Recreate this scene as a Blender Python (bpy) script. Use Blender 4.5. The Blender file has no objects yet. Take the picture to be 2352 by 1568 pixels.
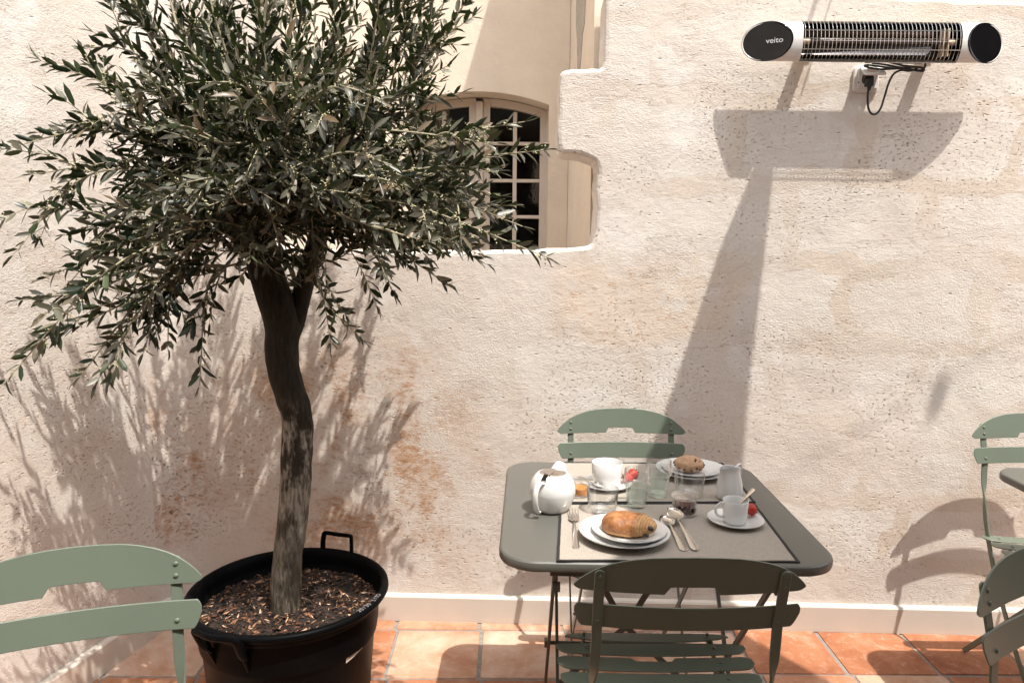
import bpy, bmesh, math, random
from mathutils import Vector, Matrix, noise
PI = math.pi
R = math.radians
SC = bpy.context.scene
COL = SC.collection

# ------------------------------------------------------------------ camera
cam = bpy.data.cameras.new('camera')
cam.sensor_width = 36.0
cam.lens = 36.0 * 1700.0 / 2352.0
cam.clip_start = 0.02
cam.clip_end = 500
camo = bpy.data.objects.new('camera', cam)
COL.objects.link(camo)
camo.matrix_world = (Matrix.Translation((0, 0, 1.40)) @ Matrix.Rotation(R(90 - 7.56), 4, 'X')
                     @ Matrix.Rotation(0.008, 4, 'Z'))
SC.camera = camo

# ------------------------------------------------------------------ sky, sun
SUN = Vector((-0.85, 1.0, -2.85)).normalized()      # the way the light travels
w = bpy.data.worlds.new('World')
SC.world = w
w.use_nodes = True
nt = w.node_tree
nt.nodes.clear()
sky = nt.nodes.new('ShaderNodeTexSky')
sky.sky_type = 'NISHITA'
sky.sun_disc = False
sky.sun_elevation = math.asin(-SUN.z)
sky.sun_rotation = math.atan2(-SUN.x, -SUN.y)
sky.altitude = 50
sky.dust_density = 2.5
sky.air_density = 1.0
bg = nt.nodes.new('ShaderNodeBackground')
bg.inputs['Strength'].default_value = 0.15
wo = nt.nodes.new('ShaderNodeOutputWorld')
hs_ = nt.nodes.new('ShaderNodeHueSaturation')
hs_.inputs['Saturation'].default_value = 0.15
nt.links.new(sky.outputs[0], hs_.inputs['Color'])
nt.links.new(hs_.outputs[0], bg.inputs[0])
nt.links.new(bg.outputs[0], wo.inputs[0])
sl = bpy.data.lights.new('sun', 'SUN')
sl.energy = 2.15
sl.angle = R(0.53)
sl.color = (1.0, 0.95, 0.875)
slo = bpy.data.objects.new('sun', sl)
COL.objects.link(slo)
slo.rotation_euler = SUN.to_track_quat('-Z', 'Y').to_euler()
slo.location = (3, -3, 9)
SC.view_settings.view_transform = 'Standard'
SC.view_settings.look = 'None'
SC.view_settings.exposure = 1.57
SC.view_settings.gamma = 1.0
SC.render.engine = 'CYCLES'
SC.cycles.max_bounces = 10
SC.cycles.transparent_max_bounces = 24

# ------------------------------------------------------------------ materials
def mat(name):
    m = bpy.data.materials.new(name)
    m.use_nodes = True
    return m, m.node_tree, m.node_tree.nodes['Principled BSDF']

class NG:
    """small helper to chain shader nodes"""
    def __init__(s, nt): s.nt = nt
    def n(s, t, **kw):
        nd = s.nt.nodes.new(t)
        for k, v in kw.items():
            if k.startswith('i_'):
                k2 = k[2:]
                key = int(k2) if k2.isdigit() else k2.replace('_', ' ')
                nd.inputs[key].default_value = v
            else: setattr(nd, k, v)
        return nd
    def l(s, a, b): s.nt.links.new(a, b)
    def coord(s, kind='Object', scale=(1, 1, 1), loc=(0, 0, 0), rot=(0, 0, 0)):
        tc = s.n('ShaderNodeTexCoord'); mp = s.n('ShaderNodeMapping')
        mp.inputs['Scale'].default_value = scale
        mp.inputs['Location'].default_value = loc
        mp.inputs['Rotation'].default_value = rot
        s.l(tc.outputs[kind], mp.inputs[0]); return mp.outputs[0]
    def noise(s, vec, scale, detail=3, rough=.5, dist=0):
        n = s.n('ShaderNodeTexNoise'); n.inputs['Scale'].default_value = scale
        n.inputs['Detail'].default_value = detail; n.inputs['Roughness'].default_value = rough
        n.inputs['Distortion'].default_value = dist
        if vec is not None: s.l(vec, n.inputs['Vector'])
        return n.outputs['Fac']
    def ramp(s, fac, stops, interp='LINEAR'):
        r = s.n('ShaderNodeValToRGB'); cr = r.color_ramp; cr.interpolation = interp
        while len(cr.elements) > 1: cr.elements.remove(cr.elements[-1])
        cr.elements[0].position = stops[0][0]
        c = stops[0][1]; cr.elements[0].color = c if len(c) == 4 else (*c, 1)
        for p, c in stops[1:]:
            e = cr.elements.new(p); e.color = c if len(c) == 4 else (*c, 1)
        s.l(fac, r.inputs[0]); return r.outputs[0]
    def mr(s, v, a, b, c=0., d=1., smooth=True):
        m = s.n('ShaderNodeMapRange'); m.interpolation_type = 'SMOOTHSTEP' if smooth else 'LINEAR'
        s.l(v, m.inputs['Value'])
        for k, x in zip(('From Min', 'From Max', 'To Min', 'To Max'), (a, b, c, d)): m.inputs[k].default_value = x
        return m.outputs['Result']
    def math(s, op, a, b=None):
        m = s.n('ShaderNodeMath'); m.operation = op
        for i, x in enumerate((a, b)):
            if x is None: continue
            if isinstance(x, (int, float)): m.inputs[i].default_value = x
            else: s.l(x, m.inputs[i])
        return m.outputs[0]
    def mix(s, fac, a, b, mode='MIX'):
        m = s.n('ShaderNodeMix'); m.data_type = 'RGBA'; m.blend_type = mode
        for i, x in ((0, fac), (6, a), (7, b)):
            if isinstance(x, (int, float)): m.inputs[i].default_value = x
            elif isinstance(x, tuple): m.inputs[i].default_value = x if len(x) == 4 else (*x, 1)
            else: s.l(x, m.inputs[i])
        return m.outputs[2]
    def bump(s, h, strength, dist, prev=None):
        b = s.n('ShaderNodeBump'); b.inputs['Strength'].default_value = strength
        b.inputs['Distance'].default_value = dist
        s.l(h, b.inputs['Height'])
        if prev is not None: s.l(prev, b.inputs['Normal'])
        return b.outputs[0]
    def sep(s, v):
        x = s.n('ShaderNodeSeparateXYZ'); s.l(v, x.inputs[0]); return x.outputs
    def comb(s, x, y, z):
        c = s.n('ShaderNodeCombineXYZ')
        for i, v in enumerate((x, y, z)):
            if isinstance(v, (int, float)): c.inputs[i].default_value = v
            else: s.l(v, c.inputs[i])
        return c.outputs[0]

def simple(name, col, rough=.5, metal=0, bump=0, bscale=200, spec=.5, coat=0, var=0., vscale=20, bdist=.001):
    m, nt, p = mat(name); g = NG(nt)
    p.inputs['Roughness'].default_value = rough
    p.inputs['Metallic'].default_value = metal
    p.inputs['Specular IOR Level'].default_value = spec
    p.inputs['Coat Weight'].default_value = coat
    co = g.coord()
    n = g.noise(co, vscale, 4, .6)
    a = tuple(max(0, c * (1 - var)) for c in col); b = tuple(min(1, c * (1 + var)) for c in col)
    g.l(g.ramp(n, [(.3, a), (.7, b)]), p.inputs['Base Color'])
    if bump: g.l(g.bump(g.noise(co, bscale, 3, .6), bump, bdist), p.inputs['Normal'])
    return m

def stone_mat(name, left=False):
    """old limestone wall: pale blocks in peach mortar, pitted, with rust stains"""
    m, nt, p = mat(name); g = NG(nt)
    p.inputs['Roughness'].default_value = .93
    p.inputs['Specular IOR Level'].default_value = .15
    co = g.coord()
    X, Y, Z = g.sep(co)
    d1 = g.noise(co, 2.3, 2); d2 = g.noise(g.coord(loc=(5, 3, 8)), 2.6, 2)
    d3 = g.noise(co, 11, 3)
    xx = g.math('ADD', X, g.math('MULTIPLY', g.math('SUBTRACT', d1, .5), .42))
    xx = g.math('ADD', xx, g.math('MULTIPLY', g.math('SUBTRACT', d3, .5), .05))
    zz = g.math('ADD', Z, g.math('MULTIPLY', g.math('SUBTRACT', d2, .5), .22))
    zz = g.math('ADD', zz, g.math('MULTIPLY', g.math('SUBTRACT', d3, .5), .05))
    bv = g.comb(xx, g.math('ADD', zz, .035), 0)
    br = g.n('ShaderNodeTexBrick'); br.offset = .43
    br.inputs['Scale'].default_value = 1
    br.inputs['Brick Width'].default_value = .47; br.inputs['Row Height'].default_value = .275
    br.inputs['Mortar Size'].default_value = .036; br.inputs['Mortar Smooth'].default_value = .08
    br.inputs['Color1'].default_value = (0, 0, 0, 1); br.inputs['Color2'].default_value = (1, 1, 1, 1)
    br.inputs['Mortar'].default_value = (.5, .5, .5, 1)
    g.l(bv, br.inputs['Vector'])
    mort = br.outputs['Fac']; rnd = br.outputs['Color']
    tone = g.mr(g.noise(co, 1.1, 2), .35, .65)
    vis = g.math('MULTIPLY', g.mr(X, -.6, .9, .35, 1.), g.mr(g.noise(g.coord(loc=(4, 9, 3)), 2.0, 3), .34, .58, .25, 1.)) if not left else g.mr(g.noise(co, .8, 1), .4, .6, .1, .5)
    blockc = g.mix(g.math('MULTIPLY', rnd, .8), (.68, .645, .59), (.635, .59, .53))
    patch = g.mr(g.noise(g.coord(loc=(2, 7, 1)), 3.1, 4, .6), .45, .62)
    blockc = g.mix(g.math('MULTIPLY', patch, .45), blockc, (.61, .52, .45))
    mortc = g.mix(g.noise(co, 7, 4, .6), (.57, .485, .395), (.615, .54, .46))
    mf = g.math('MULTIPLY', mort, vis)
    plain = g.mix(g.mr(g.noise(co, 2.2, 5, .6), .35, .65), (.61, .535, .47), (.65, .60, .55))
    base = g.mix(vis, plain, g.mix(mf, blockc, mortc))
    fine = g.noise(co, 90, 4, .7)
    base = g.mix(.22, base, g.ramp(fine, [(.3, (.47, .38, .31)), (.65, (.72, .66, .61))]))
    # pits
    pco = g.coord(scale=(1, 1, 2.2))
    vo = g.n('ShaderNodeTexVoronoi'); vo.inputs['Scale'].default_value = 36; g.l(pco, vo.inputs['Vector'])
    vo2 = g.n('ShaderNodeTexVoronoi'); vo2.inputs['Scale'].default_value = 13; g.l(pco, vo2.inputs['Vector'])
    r1 = g.sep(vo.outputs['Color'])[0]; r2 = g.sep(vo2.outputs['Color'])[1]
    zone = g.mr(g.noise(g.coord(loc=(9, 1, 4)), 2.6, 3, .6), .50, .62)
    pit1 = g.math('MULTIPLY', g.mr(vo.outputs['Distance'], .08, .26, 1., 0.), g.mr(g.math('ADD', r1, g.math('MULTIPLY', zone, .26)), .94, .99))
    pit2 = g.math('MULTIPLY', g.mr(vo2.outputs['Distance'], .045, .11, 1., 0.), g.mr(r2, .89, .91))
    # worn layered cavities
    wn = g.noise(g.coord(scale=(1, 1, 1.7), loc=(1, 2, 3)), 78, 4, .7)
    wear = g.math('MULTIPLY', g.mr(wn, .335, .40, 1., 0.), g.math('ADD', g.math('MULTIPLY', zone, .9), .1))
    pit = g.math('MAXIMUM', g.math('MAXIMUM', pit1, pit2), g.math('MULTIPLY', wear, .75))
    base = g.mix(g.math('MULTIPLY', pit, .55), base, (.34, .20, .11))
    # rust
    speck = g.noise(g.coord(scale=(1, 1, 2.), loc=(4, 4, 4)), 30, 5, .75)
    def box(x0, x1, z0, z1, s=.03):
        a = g.mr(xx, x0 - s, x0 + s); b = g.mr(xx, x1 - s, x1 + s, 1., 0.)
        c = g.mr(zz, z0 - s, z0 + s); d = g.mr(zz, z1 - s, z1 + s, 1., 0.)
        return g.math('MULTIPLY', g.math('MULTIPLY', a, b), g.math('MULTIPLY', c, d))
    if not left:
        rb = g.math('MULTIPLY', box(.16, .80, 1.06, 1.31, .05), g.mr(g.noise(g.coord(loc=(6, 2, 1)), 7, 4, .7), .34, .52, .25, 1.))
        base = g.mix(g.math('MULTIPLY', rb, .5), base, (.60, .47, .355))
        base = g.mix(g.math('MULTIPLY', rb, g.mr(speck, .55, .65, 0., .8)), base, (.42, .215, .10))
        brk = g.mr(speck, .36, .58, .30, 1.)
        rl = g.math('MAXIMUM', box(-1.28, -.95, .30, .95, .12), box(-.95, -.2, .25, .98, .16))
        k = g.mr(g.noise(g.coord(scale=(1, 1, .8), loc=(3, 3, 0)), 4.5, 5, .68), .43, .62)
        base = g.mix(g.math('MULTIPLY', g.math('MULTIPLY', g.math('MULTIPLY', rl, k), brk), .95), base, (.42, .235, .12))
        k2 = g.mr(speck, .53, .66)
        base = g.mix(g.math('MULTIPLY', g.math('MULTIPLY', rl, k2), .5), base, (.33, .14, .055))
    else:
        k = g.mr(g.noise(g.coord(loc=(3, 3, 0)), 3.2, 5, .7), .56, .74)
        base = g.mix(g.math('MULTIPLY', k, .5), base, (.47, .29, .17))
    # thin horizontal cracks and chisel lines
    cn = g.noise(g.coord(scale=(1, 1, 4.5), loc=(7, 7, 7)), 2.4, 6, .62)
    crack = g.math('MULTIPLY', g.mr(g.math('ABSOLUTE', g.math('SUBTRACT', cn, .5)), .001, .0055, 1., 0.), g.mr(g.noise(g.coord(loc=(1, 5, 2)), 3.4, 3), .53, .60))
    base = g.mix(g.math('MULTIPLY', crack, .6), base, (.33, .21, .125))
    chalk = g.mr(g.noise(g.coord(loc=(12, 3, 6)), 4.2, 4, .55), .60, .66)
    base = g.mix(g.math('MULTIPLY', chalk, .45), base, (.72, .69, .65))
    g.l(base, p.inputs['Base Color'])
    b1 = g.bump(g.noise(co, 5, 3, .5), .5, .02)
    rough_ = g.mr(g.noise(g.coord(loc=(3, 8, 5)), 2.1, 4, .6), .38, .62, .35, 1.1)
    b2 = g.bump(g.math('MULTIPLY', g.noise(g.coord(scale=(1, 1, 1.7)), 130, 3, .62), rough_), .8, .0036, b1)
    b3 = g.bump(g.noise(g.coord(scale=(1, 1, 1.5)), 40, 4, .6), .38, .005, b2)
    b4 = g.bump(g.math('SUBTRACT', 1., pit), .6, .005, b3)
    b5 = g.bump(g.math('SUBTRACT', 1., g.math('MAXIMUM', wear, crack)), .5, .006, b4)
    g.l(b5, p.inputs['Normal'])
    return m

M = {}
M['stone'] = stone_mat('limestone')
M['stone_left'] = stone_mat('limestone_left', True)
M['render'] = simple('beige_render', (.70, .595, .485), .9, bump=.5, bscale=26, spec=.2, var=.06, vscale=5, bdist=.006)
M['grey_render'] = simple('bare_grey_render', (.40, .36, .31), .95, bump=.8, bscale=90, spec=.1, var=.15, vscale=30, bdist=.004)
M['skirting'] = simple('painted_skirting', (.60, .53, .46), .75, bump=.15, bscale=40, spec=.3, var=.05, vscale=6)
M['house'] = simple('pale_plaster', (.78, .74, .70), .9, bump=.3, bscale=30, var=.03, vscale=3, bdist=.004)
M['frame'] = simple('window_paint', (.60, .51, .43), .45, var=.03)
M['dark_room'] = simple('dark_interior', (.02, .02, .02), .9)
M['white_china'] = simple('white_china', (.64, .635, .62), .12, spec=.6, coat=.3, var=.01)
M['steel'] = simple('polished_steel', (.70, .66, .61), .14, metal=1, var=.04)
M['black_plastic'] = simple('black_plastic', (.0032, .0032, .0036), .42, bump=.25, bscale=18, var=.3, vscale=9, bdist=.002, spec=.035)
M['black_cord'] = simple('black_cord', (.012, .012, .013), .45)
M['white_plastic'] = simple('white_plastic', (.74, .71, .68), .35, var=.02)
M['heater_white'] = simple('heater_white', (.70, .68, .65), .32, var=.02, coat=.2)
M['black_glass'] = simple('black_glass', (.004, .004, .005), .04, spec=.35)
M['reflector'] = simple('dark_reflector', (.075, .07, .07), .10, metal=1, var=.2)
M['chrome'] = simple('chrome_wire', (.85, .83, .80), .15, metal=1)
M['heat_tube'] = simple('heating_tube', (.05, .03, .03), .1, spec=.7)
M['ceramic'] = simple('ceramic_end', (.55, .42, .30), .6)
M['hem'] = simple('black_hem', (.012, .011, .012), .85, bump=.3, bscale=800)
M['timber'] = simple('dark_timber', (.045, .036, .028), .7, var=.3, vscale=4)
M['sail'] = simple('shade_cloth', (.13, .12, .105), .9, bump=.2, bscale=300)
M['rope'] = simple('rope', (.30, .27, .22), .9)
M['label_paper'] = simple('label_paper', (.62, .55, .48), .7, var=.1, vscale=200)
M['ink'] = simple('ink', (.03, .03, .03), .8)
M['white_ink'] = simple('white_ink', (.7, .7, .7), .6)
M['silver_ink'] = simple('silver_print', (.22, .22, .22), .4)
M['chocolate'] = simple('chocolate', (.025, .012, .008), .35, bump=.3, bscale=300)
M['stem'] = simple('olive_twig', (.33, .29, .19), .7, var=.25, vscale=60)
M['buds'] = simple('olive_buds', (.50, .46, .28), .7, var=.2, vscale=80)
M['berry_leaf'] = simple('berry_leaf', (.08, .14, .03), .6)

def green_metal(name, col, wear=.0):
    m, nt, p = mat(name); g = NG(nt)
    co = g.coord()
    n = g.noise(co, 6, 3)
    g.l(g.ramp(n, [(.3, tuple(c * .96 for c in col)), (.7, tuple(c * 1.04 for c in col))]), p.inputs['Base Color'])
    p.inputs['Roughness'].default_value = .38
    p.inputs['Specular IOR Level'].default_value = .5
    g.l(g.bump(g.noise(co, 900, 2, .5), .12, .0006), p.inputs['Normal'])
    return m
M['green'] = green_metal('cactus_green_lacquer', (.118, .142, .108))
M['rivet'] = green_metal('rivet_lacquer', (.115, .138, .106))
M['table_green'] = green_metal('table_lacquer', (.098, .096, .083))

def linen():
    m, nt, p = mat('linen'); g = NG(nt)
    co = g.coord()
    X, Y, Z = g.sep(co)
    wx = g.noise(g.coord(scale=(30, 1.5, 1)), 34, 2); wy = g.noise(g.coord(scale=(1.5, 30, 1)), 34, 2)
    w2 = g.math('MULTIPLY', g.math('ADD', wx, wy), .5)
    c = g.ramp(w2, [(.35, (.27, .235, .20)), (.65, (.37, .33, .285))])
    g.l(c, p.inputs['Base Color'])
    p.inputs['Roughness'].default_value = .95; p.inputs['Specular IOR Level'].default_value = .1
    b = g.bump(g.noise(co, 9, 2), .3, .004)
    g.l(g.bump(w2, .4, .0008, b), p.inputs['Normal'])
    return m
M['linen'] = linen()

def glass_mat(name, tint, edge, gloss=.02, thick=1.0):
    """thin walled glass: clear face on, tinted where one looks along the wall"""
    m = bpy.data.materials.new(name); m.use_nodes = True
    nt = m.node_tree; nt.nodes.clear(); g = NG(nt)
    out = g.n('ShaderNodeOutputMaterial')
    lw = g.n('ShaderNodeLayerWeight'); lw.inputs['Blend'].default_value = .35
    lwf = g.n('ShaderNodeLayerWeight'); lwf.inputs['Blend'].default_value = .5
    tr = g.n('ShaderNodeBsdfTransparent')
    col = g.mix(g.mr(lw.outputs['Facing'], .42, 1., 0., 1.), tint, edge)
    g.l(col, tr.inputs[0])
    gl = g.n('ShaderNodeBsdfGlossy'); gl.inputs['Roughness'].default_value = gloss
    gl.inputs['Color'].default_value = (1, 1, 1, 1)
    nb = g.bump(g.noise(g.coord(), 45, 2), .25, .0015)
    g.l(nb, gl.inputs['Normal'])
    fac = g.math('ADD', g.math('MULTIPLY', g.math('POWER', lwf.outputs['Facing'], 3.0), .5 * thick), .055)
    mx = g.n('ShaderNodeMixShader')
    g.l(fac, mx.inputs[0]); g.l(tr.outputs[0], mx.inputs[1]); g.l(gl.outputs[0], mx.inputs[2])
    g.l(mx.outputs[0], out.inputs[0])
    return m
M['glass'] = glass_mat('clear_glass', (.975, .978, .975), (.36, .39, .38), thick=2.2)
M['teal_glass'] = glass_mat('recycled_teal_glass', (.94, .98, .968), (.16, .50, .42), .04, 2.0)
M['pane'] = simple('window_pane', (.012, .013, .014), .04, spec=.6)

def terracotta():
    m, nt, p = mat('terracotta'); g = NG(nt)
    co = g.coord()
    at = g.n('ShaderNodeAttribute'); at.attribute_name = 'tone'
    t = at.outputs['Fac']
    n1 = g.noise(co, 5, 5, .65, .4); n2 = g.noise(co, 28, 5, .7)
    c = g.ramp(g.math('ADD', g.math('MULTIPLY', n1, .75), g.math('MULTIPLY', t, .35)),
               [(.22, (.22, .062, .026)), (.45, (.36, .145, .07)), (.62, (.47, .265, .175)), (.8, (.58, .42, .33))])
    c = g.mix(g.mr(n2, .5, .72, 0., .35), c, (.66, .47, .35))
    c = g.mix(g.mr(g.noise(co, 150, 3, .7), .64, .72, 0., .5), c, (.72, .58, .46))
    c = g.mix(g.mr(g.noise(g.coord(loc=(8, 2, 2)), 60, 4, .7), .30, .38, .5, 0.), c, (.25, .08, .035))
    g.l(c, p.inputs['Base Color'])
    p.inputs['Roughness'].default_value = .62
    p.inputs['Specular IOR Level'].default_value = .35
    b = g.bump(g.noise(co, 14, 3), .3, .006)
    g.l(g.bump(g.noise(co, 160, 4, .7), .35, .0012, b), p.inputs['Normal'])
    return m
M['terracotta'] = terracotta()
M['grout'] = simple('grout', (.23, .205, .185), .95, bump=.6, bscale=160, var=.2, vscale=60, bdist=.002)
M['gravel'] = simple('courtyard_paving', (.34, .29, .24), .9, bump=.3, bscale=30, var=.15, vscale=3)

def bark():
    m, nt, p = mat('olive_bark'); g = NG(nt)
    co = g.coord(scale=(1, 1, .16))
    n = g.noise(co, 120, 5, .7, .5)
    big = g.noise(g.coord(loc=(1.3, 0, .2)), 9, 4, .6)
    X, Y, Z = g.sep(g.coord())
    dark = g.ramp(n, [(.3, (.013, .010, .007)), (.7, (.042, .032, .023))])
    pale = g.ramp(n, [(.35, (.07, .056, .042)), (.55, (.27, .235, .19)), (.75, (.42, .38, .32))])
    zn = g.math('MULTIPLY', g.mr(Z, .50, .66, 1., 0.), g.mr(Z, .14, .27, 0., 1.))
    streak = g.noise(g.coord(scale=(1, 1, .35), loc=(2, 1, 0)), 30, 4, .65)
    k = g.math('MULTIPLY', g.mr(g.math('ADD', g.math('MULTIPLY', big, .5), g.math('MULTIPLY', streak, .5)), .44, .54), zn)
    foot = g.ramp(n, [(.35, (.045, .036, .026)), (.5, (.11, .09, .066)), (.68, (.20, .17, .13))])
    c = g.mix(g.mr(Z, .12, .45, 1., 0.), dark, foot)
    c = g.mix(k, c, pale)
    g.l(c, p.inputs['Base Color'])
    p.inputs['Roughness'].default_value = .85; p.inputs['Specular IOR Level'].default_value = .2
    b = g.bump(g.noise(g.coord(), 18, 3), .5, .01)
    g.l(g.bump(n, .9, .005, b), p.inputs['Normal'])
    return m
M['bark'] = bark()

def leafmat():
    m, nt, p = mat('olive_leaf'); g = NG(nt)
    at = g.n('ShaderNodeAttribute'); at.attribute_name = 'tone'
    t = at.outputs['Fac']
    top = g.ramp(t, [(0, (.006, .012, .007)), (.5, (.014, .023, .012)), (.85, (.040, .055, .028)), (1, (.09, .11, .06))])
    und = g.ramp(t, [(0, (.028, .024, .016)), (.5, (.075, .070, .048)), (.85, (.16, .155, .115)), (1, (.14, .09, .05))])
    ge = g.n('ShaderNodeNewGeometry')
    g.l(g.mix(ge.outputs['Backfacing'], top, und), p.inputs['Base Color'])
    p.inputs['Roughness'].default_value = .36
    p.inputs['Specular IOR Level'].default_value = .35
    tl = g.n('ShaderNodeBsdfTranslucent'); tl.inputs[0].default_value = (.10, .15, .03, 1)
    mx = g.n('ShaderNodeMixShader'); mx.inputs[0].default_value = .07
    out = nt.nodes['Material Output']
    g.l(p.outputs[0], mx.inputs[1]); g.l(tl.outputs[0], mx.inputs[2]); g.l(mx.outputs[0], out.inputs[0])
    return m
M['leaf'] = leafmat()

def crust():
    m, nt, p = mat('baked_crust'); g = NG(nt)
    co = g.coord()
    X, Y, Z = g.sep(co)
    n = g.noise(co, 60, 5, .7, .6); n2 = g.noise(co, 260, 3, .6)
    brown = g.ramp(n, [(.30, (.14, .045, .012)), (.5, (.28, .105, .030)), (.72, (.44, .21, .075))])
    pale = g.ramp(n, [(.3, (.52, .27, .09)), (.7, (.72, .46, .20))])
    wv = g.math('SINE', g.math('MULTIPLY', X, 900))
    edge = g.math('MAXIMUM', g.math('MULTIPLY', g.mr(X, .016, .030), g.mr(g.math('SINE', g.math('MULTIPLY', X, 1150)), -.6, .6, .55, 1.)), g.mr(Z, .004, .014, 1., 0.))
    c = g.mix(g.math('MULTIPLY', edge, .8), brown, pale)
    c = g.mix(g.mr(n2, .6, .7, 0., .35), c, (.75, .5, .26))
    g.l(c, p.inputs['Base Color'])
    p.inputs['Roughness'].default_value = .52
    g.l(g.bump(n, .7, .003), p.inputs['Normal'])
    return m
M['crust'] = crust()

def bunmat():
    m, nt, p = mat('sugared_bun'); g = NG(nt)
    co = g.coord()
    n = g.noise(co, 420, 3, .7); n2 = g.noise(co, 30, 3)
    c = g.mix(g.mr(n, .45, .62), (.34, .175, .085), (.60, .42, .29))
    c = g.mix(g.mr(n2, .4, .65, 0., .5), c, (.42, .24, .13))
    g.l(c, p.inputs['Base Color'])
    p.inputs['Roughness'].default_value = .75
    b = g.bump(g.noise(co, 45, 3), .4, .006)
    g.l(g.bump(n, .8, .0025, b), p.inputs['Normal'])
    return m
M['bun'] = bunmat()
M['strawberry'] = simple('strawberry', (.47, .025, .014), .42, bump=.5, bscale=330, var=.3, vscale=90, bdist=.002)
M['jam_dark'] = simple('dark_jam', (.045, .004, .004), .15, bump=.4, bscale=90, var=.5, vscale=70, bdist=.004)
M['jam_orange'] = simple('orange_jam', (.62, .25, .055), .2, bump=.4, bscale=90, var=.25, vscale=60, bdist=.004)

def soilmat():
    m, nt, p = mat('bark_mulch'); g = NG(nt)
    at = g.n('ShaderNodeAttribute'); at.attribute_name = 'tone'
    c = g.ramp(at.outputs['Fac'], [(0, (.007, .0035, .002)), (.45, (.022, .009, .004)), (.72, (.075, .026, .010)), (.9, (.24, .11, .052)), (1, (.55, .37, .25))])
    g.l(c, p.inputs['Base Color']); p.inputs['Roughness'].default_value = .8
    return m
M['mulch'] = soilmat()
M['soil'] = simple('soil', (.018, .012, .009), .95, bump=1, bscale=140, var=.5, vscale=90, bdist=.006)

# ------------------------------------------------------------------ object helpers
def tag(o, label=None, cat=None, group=None, kind=None):
    if label: o['label'] = label
    if cat: o['category'] = cat
    if group: o['group'] = group
    if kind: o['kind'] = kind
    return o

def empty(name, loc=(0, 0, 0), rz=0, label=None, cat=None, group=None, kind=None):
    o = bpy.data.objects.new(name, None)
    COL.objects.link(o); o.location = loc; o.rotation_euler = (0, 0, rz)
    o.empty_display_size = .05
    return tag(o, label, cat, group, kind)

def copy_tree(o, parent=None):
    c = o.copy(); COL.objects.link(c)
    if parent is not None:
        c.parent = parent; c.matrix_parent_inverse = Matrix.Identity(4)
    for ch in list(o.children): copy_tree(ch, c)
    return c

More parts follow.
